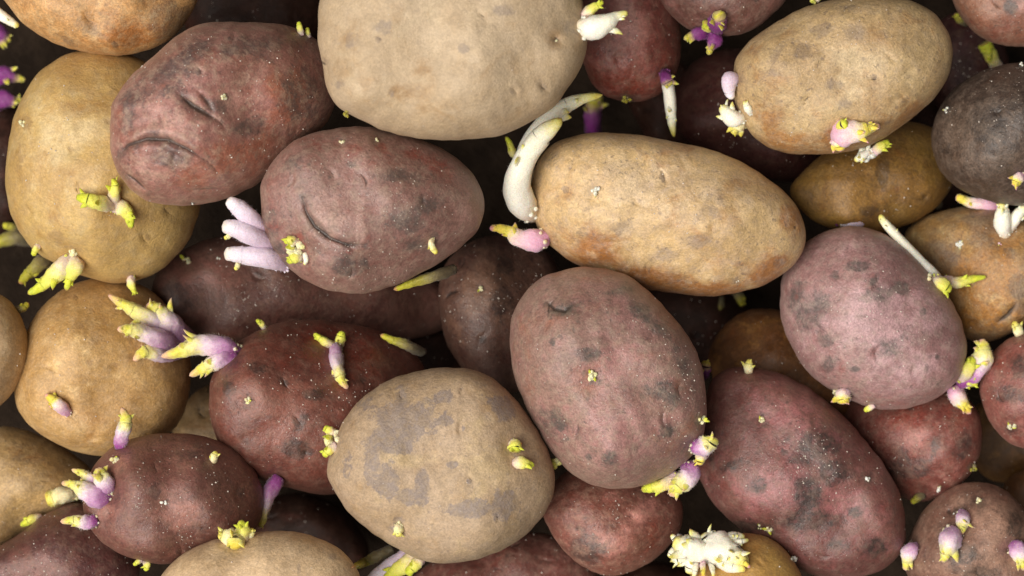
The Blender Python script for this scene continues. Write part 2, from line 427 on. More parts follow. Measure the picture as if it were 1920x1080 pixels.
HEAP = [
 # ---- deep ones, seen in the gaps
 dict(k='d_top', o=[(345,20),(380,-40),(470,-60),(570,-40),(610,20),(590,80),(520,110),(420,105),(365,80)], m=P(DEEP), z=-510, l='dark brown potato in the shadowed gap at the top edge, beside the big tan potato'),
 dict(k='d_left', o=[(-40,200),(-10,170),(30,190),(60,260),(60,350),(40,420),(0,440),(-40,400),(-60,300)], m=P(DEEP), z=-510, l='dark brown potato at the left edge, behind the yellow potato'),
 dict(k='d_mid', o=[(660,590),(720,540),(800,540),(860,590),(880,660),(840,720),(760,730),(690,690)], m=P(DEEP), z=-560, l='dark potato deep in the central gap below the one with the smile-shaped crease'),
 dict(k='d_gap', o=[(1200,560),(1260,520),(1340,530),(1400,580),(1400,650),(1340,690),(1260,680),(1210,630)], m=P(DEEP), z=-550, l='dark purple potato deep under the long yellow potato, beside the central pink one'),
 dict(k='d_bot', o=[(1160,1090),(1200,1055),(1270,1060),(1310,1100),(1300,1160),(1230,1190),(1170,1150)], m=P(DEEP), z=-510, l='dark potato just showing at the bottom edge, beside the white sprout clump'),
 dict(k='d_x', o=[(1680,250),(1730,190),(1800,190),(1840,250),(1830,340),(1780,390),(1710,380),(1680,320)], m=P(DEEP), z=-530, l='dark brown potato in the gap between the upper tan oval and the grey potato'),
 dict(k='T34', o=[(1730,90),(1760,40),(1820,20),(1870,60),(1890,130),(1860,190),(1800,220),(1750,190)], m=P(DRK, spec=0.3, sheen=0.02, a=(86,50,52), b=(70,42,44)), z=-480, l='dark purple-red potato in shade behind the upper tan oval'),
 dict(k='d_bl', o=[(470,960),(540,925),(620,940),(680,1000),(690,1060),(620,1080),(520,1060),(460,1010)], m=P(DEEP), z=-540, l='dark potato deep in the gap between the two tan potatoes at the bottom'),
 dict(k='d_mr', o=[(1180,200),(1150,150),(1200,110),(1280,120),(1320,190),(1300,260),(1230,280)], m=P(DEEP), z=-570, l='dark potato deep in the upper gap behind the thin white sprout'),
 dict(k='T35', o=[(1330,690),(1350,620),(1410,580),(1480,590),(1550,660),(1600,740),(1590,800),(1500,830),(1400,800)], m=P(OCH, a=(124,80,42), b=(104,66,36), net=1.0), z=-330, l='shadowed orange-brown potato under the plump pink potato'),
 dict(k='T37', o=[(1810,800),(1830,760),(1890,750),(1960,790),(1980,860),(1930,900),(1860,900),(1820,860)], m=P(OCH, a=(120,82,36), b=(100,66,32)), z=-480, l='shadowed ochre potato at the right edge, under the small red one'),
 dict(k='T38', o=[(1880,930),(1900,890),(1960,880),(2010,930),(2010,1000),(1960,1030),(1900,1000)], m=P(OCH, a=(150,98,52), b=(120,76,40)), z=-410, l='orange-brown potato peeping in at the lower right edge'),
 dict(k='T36', tilt=(0, 0), o=[(325,810),(340,765),(375,730),(420,720),(470,760),(490,830),(450,880),(380,870)], m=P(YEL, a=(160,128,84), b=(140,110,70)), z=-420, l='small tan potato wedged between the olive potato and the brick-red one'),
 # ---- middle
 dict(k='T32', o=[(770,1100),(800,1060),(860,1030),(950,1000),(1040,1005),(1100,1050),(1125,1100),(1080,1160),(950,1180),(820,1160)], m=P(RED, a=(120,74,68), b=(106,64,58)), z=-330, l='brownish-red potato at the bottom edge under the patchy tan potato'),
 dict(k='T20', tilt=(-0.5, 0.1), o=[(295,560),(303,515),(340,475),(400,448),(480,440),(580,455),(680,480),(780,510),(850,555),(845,610),(740,640),(520,640),(420,645),(340,625),(305,595)], m=P(DRK, a=(100,70,64), b=(84,56,52)), z=-330, f=[('pale',400,520,45,25), ('dark',330,560,30)], l='long dusky brown-red potato lying below the one with the smile-shaped crease'),
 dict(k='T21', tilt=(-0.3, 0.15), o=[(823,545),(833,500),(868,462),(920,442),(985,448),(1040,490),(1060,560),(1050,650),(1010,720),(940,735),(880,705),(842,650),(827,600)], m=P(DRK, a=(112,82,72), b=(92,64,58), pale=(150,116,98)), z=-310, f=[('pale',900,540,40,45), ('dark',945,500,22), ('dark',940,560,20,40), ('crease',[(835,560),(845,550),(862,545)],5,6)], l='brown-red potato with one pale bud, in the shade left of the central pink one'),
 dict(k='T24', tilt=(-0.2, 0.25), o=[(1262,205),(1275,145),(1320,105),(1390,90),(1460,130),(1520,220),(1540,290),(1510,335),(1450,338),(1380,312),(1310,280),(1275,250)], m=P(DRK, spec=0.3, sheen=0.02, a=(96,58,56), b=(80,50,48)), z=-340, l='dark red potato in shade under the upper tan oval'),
 dict(k='T22', tilt=(-0.3, 0), o=[(1085,60),(1095,0),(1130,-60),(1190,-80),(1245,-40),(1270,20),(1278,90),(1262,150),(1225,183),(1170,190),(1120,170),(1093,120)], m=P(RED, a=(128,72,68), b=(112,60,54), grains=0.5, rough=0.42), z=-235, f=[('pale',1190,60,40,60,0,.7), ('warm',1180,150,70,30), ('dent',1160,113,9,5,.5), ('dent',1215,108,10,-4)], l='smooth wine-red potato at the top edge beside the big tan potato'),
 dict(k='T23', o=[(1235,-10),(1260,30),(1300,58),(1360,68),(1410,56),(1450,26),(1475,-10),(1460,-70),(1390,-105),(1300,-95),(1245,-55)], m=P(RED, a=(122,84,76), b=(108,70,62)), z=-250, l='brownish-red potato at the top edge carrying a purple star of sprouts'),
 dict(k='T33', o=[(1785,-10),(1805,35),(1845,72),(1900,87),(1960,80),(2010,40),(2010,-30),(1950,-80),(1860,-80),(1800,-50)], m=P(RED, a=(150,102,82), b=(128,80,66), dust=.4), z=-220, f=[('dark',1895,10,14,18)], l='coppery red potato in the upper right corner'),
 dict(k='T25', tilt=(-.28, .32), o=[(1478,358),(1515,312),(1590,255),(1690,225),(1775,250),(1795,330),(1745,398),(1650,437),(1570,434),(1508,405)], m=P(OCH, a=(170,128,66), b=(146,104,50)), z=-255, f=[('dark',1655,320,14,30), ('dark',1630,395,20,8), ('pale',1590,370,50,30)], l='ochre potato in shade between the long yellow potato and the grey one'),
 dict(k='T18', tilt=(-0.1, 0.1), o=[(-70,900),(-60,830),(0,800),(60,812),(120,842),(170,885),(175,930),(120,965),(50,1000),(-20,1030),(-70,990)], m=P(YEL, a=(184,146,94), b=(168,132,84)), z=-270, f=[('dark',40,860,16,12,0,.6)], l='tan potato at the left edge, above the dark one in the lower left corner'),
 dict(k='T28', tilt=(0.35, 0.15), o=[(1585,810),(1610,745),(1690,715),(1780,728),(1826,765),(1836,820),(1818,880),(1770,925),(1705,938),(1640,890)], m=P(RED, a=(126,74,66), b=(112,62,56)), z=-310, f=[('dark',1752,838,9,22,10), ('dark',1808,835,16,30,15), ('dark',1710,875,40,26), ('warm',1705,800,30), ('pale',1715,825,25,15,0,.8)], l='brick-red potato with black stains, under the plump pink potato'),
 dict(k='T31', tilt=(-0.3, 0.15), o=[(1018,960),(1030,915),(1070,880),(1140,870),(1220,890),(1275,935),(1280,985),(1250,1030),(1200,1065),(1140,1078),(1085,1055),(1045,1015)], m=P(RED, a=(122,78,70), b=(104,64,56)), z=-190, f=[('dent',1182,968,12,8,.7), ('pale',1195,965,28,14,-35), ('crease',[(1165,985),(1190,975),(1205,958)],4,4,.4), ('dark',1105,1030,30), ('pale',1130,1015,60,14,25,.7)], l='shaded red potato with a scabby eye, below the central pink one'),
 dict(k='T19', o=[(-60,1090),(-30,1045),(30,1005),(85,965),(135,943),(190,955),(240,1005),(262,1070),(240,1130),(150,1170),(30,1170),(-40,1140)], m=P(DRK, a=(96,58,56), b=(80,46,46)), z=-260, f=[('pale',60,1060,50,30)], l='dark plum-red potato in the lower left corner'),
 dict(k='T16', tilt=(-0.14, 0.08), o=[(32,740),(38,680),(58,612),(95,560),(145,530),(210,520),(280,545),(335,610),(355,690),(345,770),(300,830),(250,852),(190,854),(135,842),(85,815),(48,782)], m=P(YEL, a=(166,128,78), b=(152,114,66), warm=(136,92,44), dark=(118,88,58), mottle=.45), z=-220, f=[('dark',180,635,10,10,0,.8), ('dark',168,680,8,8,0,.9), ('dark',240,672,14,10,0,.6), ('dent',148,782,14,3), ('dark',145,610,12,9,0,.6)], l='large olive-tan potato at the left, below the bright yellow one'),
 dict(k='T15', tilt=(-0.5, 0.15), o=[(400,760),(402,712),(425,665),(465,630),(520,606),(585,600),(655,608),(725,630),(785,680),(800,760),(770,850),(700,910),(620,928),(555,915),(500,900),(458,873),(425,838),(406,800)], m=P(RED, a=(132,84,74), b=(116,72,64), pale=(160,110,98)), z=-200, f=[('warm',640,650,90,40), ('pale',520,760,60,50), ('dark',565,795,8,18,30), ('dark',555,842,32,20), ('dark',585,740,20,10), ('dent',572,848,9,5,.7), ('dark',480,690,18,12), ('dark',430,725,14,20,0,.7)], l='brick-red potato with a forked purple sprout, left of the patchy tan potato'),
 dict(k='T26', tilt=(0.3, 0.1), o=[(1700,445),(1725,412),(1780,392),(1850,386),(1930,410),(1975,470),(1970,550),(1920,605),(1855,640),(1800,628),(1760,575),(1722,500)], m=P(YEL, a=(172,124,72), b=(142,104,76), dark=(92,72,62), warm=(164,104,44)), z=-250, f=[('warm',1840,520,60,60), ('warm',1850,590,60,30), ('dark',1760,480,30,45,0,.9), ('dark',1910,540,16,25), ('crease',[(1870,605),(1890,590),(1905,570)],7,8), ('dark',1830,450,40,20,0,.6), ('dark',1895,475,10)], l='brown and orange potato at the right edge with a white star bud'),
 # ---- upper
 dict(k='T17', o=[(-120,660),(-100,590),(-50,555),(0,552),(35,588),(53,640),(48,692),(22,738),(-20,772),(-75,765),(-110,720)], m=P(TAN, a=(178,146,106), b=(160,128,90)), z=-200, l='tan potato cut off by the left edge, beside the olive-tan one'),
 dict(k='T27', o=[(1838,735),(1848,685),(1878,645),(1930,622),(1990,640),(2030,710),(2010,790),(1960,838),(1905,836),(1862,800)], m=P(RED, a=(136,86,80), b=(118,70,62)), z=-220, f=[('dark',1895,740,30,16), ('dark',1915,690,20)], l='red potato cut off by the right edge, below the orange-brown one'),
 dict(k='T9', tilt=(-0.08, 0), o=[(14,335),(20,275),(33,210),(58,160),(95,122),(150,98),(220,95),(290,125),(340,200),(368,290),(376,370),(358,435),(325,485),(285,516),(240,531),(185,526),(125,503),(80,480),(48,450),(24,400)], m=P(YEL, a=(206,168,102), b=(194,154,92), pale=(214,184,130), warm=(170,122,60), net=.3, mottle=.35, pores=.45, dark=(150,116,76)), z=-240, f=[('dark',50,230,12,14), ('dark',205,228,12,7,0,.9), ('dent',205,230,8,3,.6), ('dark',40,300,18,60,0,.5), ('dark',110,440,25,14,0,.6), ('dent',135,248,10,-4), ('pale',120,260,70,50,0,.7)], l='large yellow potato at the upper left with a three-pronged yellow sprout'),
 dict(k='T29', o=[(1698,1065),(1708,1005),(1738,952),(1788,913),(1840,904),(1892,925),(1940,985),(1955,1060),(1920,1130),(1830,1160),(1740,1130)], m=P(RED, a=(128,96,84), b=(112,82,72), pale=(172,136,120), dark=(58,48,44)), z=-210, f=[('pale',1870,980,35,50), ('pale',1850,1060,60,30), ('dark',1810,1040,30,20), ('dark',1905,985,16,25), ('dent',1783,962,10,6,.9), ('dark',1830,1075,40,16)], l='brownish-pink potato in the lower right corner with small violet sprouts'),
 dict(k='T13', tilt=(-0.22, 0.1), o=[(162,960),(165,912),(180,872),(215,836),(270,817),(340,813),(400,825),(446,850),(476,887),(491,930),(488,972),(468,1003),(420,1031),(360,1050),(300,1055),(240,1040),(193,1010)], m=P(DRK, a=(108,74,70), b=(90,60,56), pale=(138,98,92), dark=(56,44,46), grains=0.95), z=-150, f=[('dark',290,925,12,17), ('pale',330,970,28,22), ('pale',225,870,20,12), ('dent',203,964,8,6,.8), ('pale',200,960,16,14,0,.8), ('dark',360,850,60,20,0,.5)], l='dark plum-brown potato at the lower left with a violet and yellow sprout cluster'),
 dict(k='T12', tilt=(0.1, 0), o=[(1750,272),(1752,232),(1770,190),(1802,156),(1850,130),(1920,118),(1990,140),(2035,220),(2015,310),(1965,370),(1905,386),(1842,373),(1795,350),(1763,315)], m=P(DRK, a=(112,98,90), b=(92,78,72), dark=(66,58,56), pale=(150,134,122), warm=(110,84,70), dust_c=(160,146,134), dust=.55, mottle=.9, grains=.8), z=-190, f=[('pale',1830,240,40,30), ('dark',1850,230,30,40), ('pale',1790,240,25,40), ('pale',1850,300,60,16), ('crease',[(1845,292),(1860,290),(1872,294)],3,3,.6)], l='grey scurfy potato at the right edge, beside the upper tan oval'),
 dict(k='T11', t=.95, p=2.2, o=[(1306,880),(1312,810),(1322,745),(1342,705),(1382,688),(1435,692),(1492,714),(1550,752),(1602,802),(1645,855),(1677,905),(1694,955),(1697,1005),(1684,1042),(1650,1070),(1590,1084),(1520,1075),(1450,1042),(1388,992),(1335,940)], m=P(RED, a=(146,98,90), b=(132,84,80), pale=(184,120,122), dark=(58,52,50), warm=(140,70,62)), z=-200, f=[('dark',1530,838,42,32), ('dark',1565,885,34,26), ('dark',1513,922,26,34), ('dark',1525,975,55,18), ('dark',1420,912,16,14), ('dark',1605,962,13,12), ('dark',1637,1025,22,16), ('dark',1375,870,30,12,-30,.8), ('dark',1470,848,6,6,0,.8), ('pale',1455,915,55,40), ('pale',1575,945,45,28), ('pale',1470,790,60,40,30,.8), ('dark',1570,1020,20,10,0,.8), ('dark',1400,990,25,14), ('dark',1340,840,16,40,0,.6)], l='large pink-red potato with big black stains at the lower right'),
 dict(k='T14', o=[(293,1100),(325,1053),(380,1020),(440,1004),(510,996),(572,1001),(622,1020),(655,1048),(676,1090),(660,1150),(560,1195),(420,1195),(320,1160)], m=P(TAN, a=(192,164,124), b=(178,150,110)), z=-150, f=[('dark',560,1060,5,30,0,.6), ('dark',500,1008,20,6,0,.5), ('dark',625,1045,10,8)], l='tan potato cut off by the bottom edge with a creamy bud clump'),
 dict(k='T10', t=.95, p=2.2, o=[(1463,560),(1469,512),(1490,472),(1530,442),(1590,424),(1652,436),(1702,470),(1742,512),(1780,560),(1804,610),(1812,655),(1800,702),(1770,736),(1722,760),(1670,768),(1618,760),(1560,732),(1510,692),(1480,642),(1466,602)], m=P(RED, a=(156,112,104), b=(142,98,92), pale=(184,138,134), dark=(84,70,64), dust_c=(160,132,116)), z=-190, f=[('dark',1692,541,14,13), ('dark',1607,500,18,10), ('dark',1522,585,30,35,0,.9), ('dark',1648,552,26,18,0,.75), ('dark',1731,585,7), ('dark',1553,685,14,16,0,.8), ('dark',1603,692,12,7), ('dark',1670,650,35,22,0,.6), ('dark',1550,640,16,12,0,.7), ('dark',1495,560,20,50,0,.6), ('pale',1640,595,90,50), ('pale',1680,690,70,30,0,.8), ('dark',1758,670,5), ('dark',1737,690,6,9,0,.8)], l='plump dusty pink potato at the right with a long white sprout on its shoulder'),
 dict(k='T7', tilt=(-0.4, 0.05), o=[(215,240),(222,196),(245,155),(280,120),(318,85),(346,60),(390,43),(450,40),(525,42),(578,60),(612,95),(628,150),(615,215),(565,268),(520,310),(480,345),(430,370),(380,383),(332,387),(290,380),(255,360),(230,325),(216,285)], m=P(RED, a=(128,84,80), b=(112,72,66), pale=(154,108,102), warm=(134,76,60), dark=(72,56,56)), z=-150, f=[('crease',[(338,178),(358,196),(380,209),(406,224)],9,12), ('crease',[(372,172),(388,190),(400,212)],9,9,.7), ('crease',[(221,293),(240,272),(275,260),(315,262),(352,279),(392,304)],6,10), ('crease',[(233,323),(255,338),(276,358)],6,7,.8), ('crease',[(300,268),(318,284),(340,296)],3,3,.4), ('crease',[(250,268),(258,282),(262,298)],3,2.5,.35), ('crease',[(404,222),(416,232),(424,246)],4,3,.5), ('crease',[(392,303),(405,318),(412,330)],3,3,.5), ('crease',[(352,356),(385,354),(420,352)],4,4,.6), ('dark',440,92,28,12), ('dark',320,165,30,14,-30,.7), ('dark',405,200,30,22,30,.8), ('dark',470,245,28,10,-10,.8), ('warm',440,300,80,30,-25), ('warm',540,190,30,40), ('pale',430,190,22,18), ('pale',300,235,40,30,0,.7), ('dark',545,160,18,12), ('dark',500,80,40,20,0,.6), ('dark',325,292,40,28,0,.8), ('dark',242,205,24,55,20,.7), ('dark',340,120,70,22,-40,.75), ('dark',480,90,60,22,0,.7), ('dark',560,180,34,60,0,.8), ('dark',470,235,45,14,-15,.8), ('pale',300,330,40,22,0,.7), ('dent',470,200,40,7), ('dent',330,140,45,6)], l='dark red potato at the upper left with a long mouth-like crease'),  # right-side dark mark paints in shade beside the big tan potato
 dict(k='T6', t=.95, p=2.2, tilt=(-0.2, 0), o=[(492,372),(499,330),(520,295),(560,262),(620,243),(690,239),(762,252),(830,280),(880,316),(904,360),(907,402),(890,437),(855,470),(800,506),(740,535),(680,550),(620,545),(566,520),(525,485),(500,440)], m=P(RED, a=(138,98,92), b=(124,84,78), pale=(164,122,114), dark=(78,64,62), warm=(126,56,48)), z=-120, f=[('crease',[(590,424),(580,436),(566,444)],3,3,.45), ('crease',[(652,459),(664,472),(682,478)],3,3,.4), ('crease',[(610,455),(625,462),(645,470)],4,2.5,.3), ('crease',[(567,370),(574,398),(590,424),(620,447),(652,459),(684,459)],6,9), ('dark',760,412,28,22), ('dark',800,388,28,14,-30), ('dark',655,498,26,18), ('dark',780,458,26,14,0,.8), ('dark',548,305,26,14,-20,.7), ('dark',660,308,10,6), ('dark',740,330,40,14,0,.7), ('warm',715,275,12,10), ('warm',830,318,26,12,35), ('warm',775,290,12,8), ('pale',675,425,9,36), ('pale',620,400,50,40,0,.8), ('dark',505,410,16,30,0,.7), ('dent',640,268,10,3), ('warm',560,450,30,20,0,.7)], l='dusty dark red potato above the central gap with a smile-shaped crease'),
 dict(k='T8', o=[(-10,-30),(12,5),(42,42),(92,76),(150,96),(220,104),(282,92),(325,68),(355,30),(372,-15),(350,-70),(260,-110),(130,-110),(30,-80)], m=P(YEL, a=(186,128,80), b=(166,112,68), dark=(92,66,54), warm=(150,84,38), pale=(200,150,104)), z=-120, f=[('dent',175,48,14,4,.3), ('dent',195,65,10,3,.5), ('dark',180,55,32,20,20,.7), ('dark',320,40,40,40,0,.9), ('dark',120,72,30,10,20,.6), ('warm',240,70,60,25)], l='orange-brown potato in the upper left corner'),
 dict(k='T2', t=.95, p=2.2, tilt=(0, -0.05), o=[(1375,155),(1380,112),(1402,80),(1442,50),(1500,19),(1562,-1),(1632,-9),(1702,1),(1750,25),(1776,60),(1784,103),(1776,145),(1755,180),(1720,214),(1680,244),(1640,268),(1592,284),(1540,289),(1480,287),(1432,271),(1400,240),(1381,200)], m=P(YEL, a=(192,158,108), b=(182,146,98), dark=(112,92,76), pale=(204,174,128), warm=(158,104,50), mottle=.5, pores=1.0, net=.8, dust=.35), z=-120, f=[('dark',1537,55,20,14,-20), ('dark',1602,62,26,20,0,.8), ('dark',1505,95,14,20,30,.8), ('dark',1560,160,18,12,0,.7), ('dark',1592,14,14,6), ('dark',1585,195,20,14,0,.6), ('warm',1520,270,120,20), ('warm',1700,215,60,20,-35,.8), ('warm',1440,180,30,60,0,.6), ('dark',1665,230,16,6,-20,.7), ('crease',[(1672,170),(1690,178),(1705,190)],4,4,.4), ('crease',[(1660,190),(1685,186),(1700,176)],4,3,.3), ('crease',[(1655,95),(1670,108),(1682,120)],3,3,.4), ('pale',1620,130,60,40,0,.6), ('dark',1450,120,30,40,0,.5)], l='tan oval potato at the upper right with a fat pink sprout underneath'),
 dict(k='T3', t=.95, p=2.2, tilt=(0, -0.06), o=[(996,355),(1005,310),(1030,275),(1070,256),(1122,249),(1190,254),(1260,265),(1330,281),(1390,305),(1440,335),(1480,370),(1503,405),(1511,440),(1503,475),(1480,505),(1440,530),(1390,548),(1330,555),(1270,551),(1210,541),(1150,524),(1092,501),(1050,475),(1015,440),(1000,398)], m=P(YEL, a=(198,160,100), b=(186,148,92), pale=(210,176,124), warm=(152,92,36), mottle=.42, pores=.9, dust=.35), z=-100, f=[('warm',1100,480,60,40,25), ('warm',1210,525,80,22,10), ('warm',1340,545,90,18), ('warm',1450,510,50,24,-30), ('dark',1335,390,40,30,0,.65), ('dark',1245,478,36,20,0,.75), ('dark',1310,452,24,16,0,.7), ('dark',1165,428,24,14,0,.8), ('dark',1462,492,12,14,0,.8), ('dark',1100,440,50,20,20,.5), ('warm',1484,402,22,26,0,.7), ('dent',1491,426,5,4,1.0), ('crease',[(1158,462),(1180,480),(1194,512)],8,8,.35), ('crease',[(1130,455),(1150,452),(1168,460)],5,4,.3), ('dent',1118,372,12,3), ('pale',1240,340,120,40,10,.6), ('dark',1030,300,20,16,0,.5), ('dark',1060,355,6)], l='long yellow potato at the centre with a big curled white sprout at its end'),
 dict(k='T5', t=.8, p=2.5, o=[(614,882),(625,830),(650,780),(690,738),(745,706),(800,692),(860,690),(910,702),(952,732),(987,775),(1016,820),(1035,868),(1041,910),(1030,946),(1004,985),(960,1020),(905,1045),(840,1055),(780,1046),(725,1016),(675,980),(640,940),(621,908)], m=P(TAN, a=(198,168,130), b=(188,158,118), dark=(140,124,112), pale=(208,178,128), dark_amt=.85, pores=.6, mottle=.45, edge=(.40, .56)), z=-60, f=[('dark',760,790,60,38), ('dark',740,830,50,22), ('dark',700,870,18,40,0,.9), ('dark',725,900,22,38), ('dark',792,905,13,34), ('dark',770,932,24,12), ('dark',880,955,44,17), ('dark',945,945,24,40,20,.7), ('dark',830,790,22,8), ('dark',850,872,12,7), ('dark',940,768,32,26,30,.8), ('dark',830,745,20,16,0,.7), ('dark',655,875,20,28,0,.5), ('pale',765,862,40,10), ('pale',900,880,50,50,0,.7), ('dent',747,975,10,5,.4), ('dark',690,760,30,14,0,.6)], l='large tan potato with grey peeling patches at the bottom centre'),
 dict(k='T4', t=.95, p=2.2, o=[(956,640),(962,590),(985,547),(1022,517),(1070,503),(1120,502),(1170,514),(1210,540),(1242,572),(1272,606),(1300,648),(1318,700),(1325,760),(1318,815),(1296,855),(1260,885),(1220,905),(1170,916),(1120,912),(1075,890),(1036,850),(1006,800),(980,750),(963,700)], m=P(RED, a=(156,116,108), b=(146,102,98), pale=(178,122,120), dark=(82,72,70), warm=(160,96,76), dust_c=(160,134,118)), z=-60, f=[('crease',[(1026,566),(1040,580),(1060,584),(1078,568)],6,8), ('dark',1055,582,26,14,0,.8), ('dark',1107,663,20,12), ('dark',1035,642,7,9), ('dark',1240,738,34,22,20,.8), ('dark',1143,860,17,13), ('dark',1103,856,7), ('dark',1040,795,44,30,40,.6), ('dark',1205,588,34,14,35,.8), ('dark',1235,622,26,16,40,.7), ('dark',1160,545,30,8,-10,.7), ('pale',1140,690,60,30,-20), ('warm',1108,705,26,20), ('pale',1150,800,90,50,0,.7), ('dark',1250,810,16,14,0,.8), ('dark',1280,680,16,40,-20,.6), ('dent',1110,700,9,4)], l='big pink-red potato at the centre with a crescent dimple near its top'),
 dict(k='T30', o=[(1293,1090),(1315,1040),(1358,1008),(1410,1000),(1458,1018),(1490,1055),(1505,1100),(1480,1160),(1400,1190),(1320,1160)], m=P(OCH, a=(196,146,76), b=(180,128,66), warm=(160,100,40), mottle=.4, pores=.3), z=-120, f=[('crease',[(1395,1035),(1420,1050),(1440,1070)],3,3,.3)], l='orange-yellow potato at the bottom edge under a clump of white sprouts'),
 dict(k='T1', t=.8, p=2.5, o=[(594,55),(602,108),(609,128),(613,160),(630,195),(652,213),(680,228),(722,246),(780,258),(850,263),(920,257),(980,238),(1030,205),(1066,165),(1090,125),(1100,85),(1098,40),(1090,-10),(1055,-75),(975,-125),(850,-145),(725,-128),(635,-75),(600,0)], m=P(TAN, a=(212,186,146), b=(202,174,132), pale=(220,196,154), dark=(142,126,112), grains=0.05, mottle=.28, pores=.3, dark_amt=.6), z=190, f=[('dent',1043,72,7,5,.9), ('warm',1040,72,14,24,0,.7), ('dark',870,91,11,10,0,1.1), ('dark',662,78,18,22,0,.7), ('dark',718,52,24,16,0,.7), ('dark',735,175,6,8), ('warm',740,170,10,12,0,.6), ('dark',945,20,22,12,0,.8), ('dark',635,160,18,12,0,.6), ('warm',790,130,14,12,0,.6), ('crease',[(598,112),(606,118),(613,122)],5,5,.7)], l='largest pale tan potato, cut off by the top edge'),
]

# per-potato colour multiplier tuned to the render; deep potatoes darkened, painting in gap shade
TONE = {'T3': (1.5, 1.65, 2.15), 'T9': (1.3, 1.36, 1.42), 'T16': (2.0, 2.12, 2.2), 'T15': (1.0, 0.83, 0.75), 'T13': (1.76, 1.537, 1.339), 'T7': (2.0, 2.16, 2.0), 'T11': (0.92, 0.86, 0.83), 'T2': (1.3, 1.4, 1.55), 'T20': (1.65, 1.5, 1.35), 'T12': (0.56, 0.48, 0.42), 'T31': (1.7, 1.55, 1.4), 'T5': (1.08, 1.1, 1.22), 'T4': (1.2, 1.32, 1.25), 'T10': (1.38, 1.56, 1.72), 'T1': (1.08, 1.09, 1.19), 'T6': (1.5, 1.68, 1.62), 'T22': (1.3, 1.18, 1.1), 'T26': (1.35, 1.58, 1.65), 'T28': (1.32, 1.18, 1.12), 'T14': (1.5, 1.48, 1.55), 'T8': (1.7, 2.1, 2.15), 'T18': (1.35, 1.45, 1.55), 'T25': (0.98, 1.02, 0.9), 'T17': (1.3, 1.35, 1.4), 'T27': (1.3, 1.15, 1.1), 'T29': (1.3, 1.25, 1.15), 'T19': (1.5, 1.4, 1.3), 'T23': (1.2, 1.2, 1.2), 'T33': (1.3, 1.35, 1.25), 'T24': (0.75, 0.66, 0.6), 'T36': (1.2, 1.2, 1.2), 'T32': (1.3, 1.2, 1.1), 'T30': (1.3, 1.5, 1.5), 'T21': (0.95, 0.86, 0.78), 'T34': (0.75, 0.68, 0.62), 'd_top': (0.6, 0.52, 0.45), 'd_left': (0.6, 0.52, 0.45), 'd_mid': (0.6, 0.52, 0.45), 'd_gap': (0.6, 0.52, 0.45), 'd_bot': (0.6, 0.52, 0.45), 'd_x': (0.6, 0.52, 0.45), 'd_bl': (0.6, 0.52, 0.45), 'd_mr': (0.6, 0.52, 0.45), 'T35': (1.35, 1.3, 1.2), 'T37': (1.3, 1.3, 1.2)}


# ---------------------------------------------------------------- where every sprout and bud grows (positions in photograph pixels)
PLAN = []
def sprout(*a, **k): PLAN.append(('s', a, k))
def bud(*a, **k): PLAN.append(('b', a, k))

# --- the central pink potato
bud('T4', 1110, 703, 14, n=8, spikes=2)
bud('T4', 1316, 786, 13, n=5, spikes=2, ang=0)
bud('T4', 1040, 868, 17, 'green', n=6, spikes=3, ang=180)
sprout('T4', [(1300,835,14),(1318,838,19),(1332,828,17,8),(1336,818,8,10)], 'purple', 2, 6, fuzz=70)
sprout('T4', [(1322,845,10),(1314,858,11,12),(1312,872,5,10)], 'pink', 1, 2)
sprout('T4', [(1290,868,15),(1292,892,20),(1272,910,17,4),(1256,930,6,4)], 'purple', 3, 6, fuzz=90)
sprout('T4', [(1270,890,10),(1245,908,13,0),(1222,914,10),(1202,918,5)], 'green', 2, 3)
# --- patchy tan potato
sprout('T5', [(962,830,9),(966,838,14,4),(966,848,9,8)], 'green', 1, 4)
sprout('T5', [(966,868,9),(976,868,13,3),(990,870,8,3),(1003,873,3,2)], 'green', 1, 3)
bud('T5', 747, 985, 9, n=4, spikes=0)
sprout('T5', [(746,985,6),(747,993,10,2),(747,1006,5,1)], 'cream', 2, 3)
bud('T5', 626, 822, 22, n=9, spikes=2, ang=200)
sprout('T5', [(630,835,8),(616,845,9),(606,856,5)], 'green', 1, 1)
sprout('T5', [(628,812,7),(616,806,8),(608,800,4)], 'green', 1, 1)
sprout('T5', [(735,1030,10),(705,1044,11),(680,1056,8),(660,1064,4)], 'olive', 1, 0, z0=-80)
sprout('T5', [(790,1025,17),(752,1052,18),(715,1074,15),(685,1095,8)], 'lilac', 0, 0, z0=-60)
sprout('T5', [(800,1030,14),(765,1055,16),(735,1076,11),(715,1096,5)], 'green', 1, 0, z0=-40)
sprout('T5', [(790,1048,10),(778,1060,11),(762,1078,7)], 'green', 1, 0, z0=-20)
# --- long yellow potato and its big white sprout
sprout('T3', [(998,402,18),(978,380,28,45),(969,345,26,80),(985,297,22,115),(1013,257,20,140),(1038,236,14,155),(1054,222,5,160)], 'white', 1, 6, fuzz=30, label='thick curled white sprout with a forked tip')
sprout('T3', [(985,352,16),(988,288,20,20),(1012,245,21,40),(1050,206,17,55),(1088,187,11,60),(1130,178,4,60)], 'white', 2, 0)
sprout('T3', [(978,300,6,-20),(962,288,8,-18),(956,270,6,-16),(948,256,3,-14)], 'green', 1, 0, z0=0)
sprout('T3', [(1024,446,16),(1000,450,21),(972,446,17),(955,434,11,4),(935,428,8,6),(918,428,5,6)], 'pink', 3, 8, fuzz=60)
bud('T3', 1118, 358, 13, 'white', n=5, spikes=1, ang=100)
bud('T3', 1382, 527, 5, 'white', n=2, spikes=0)
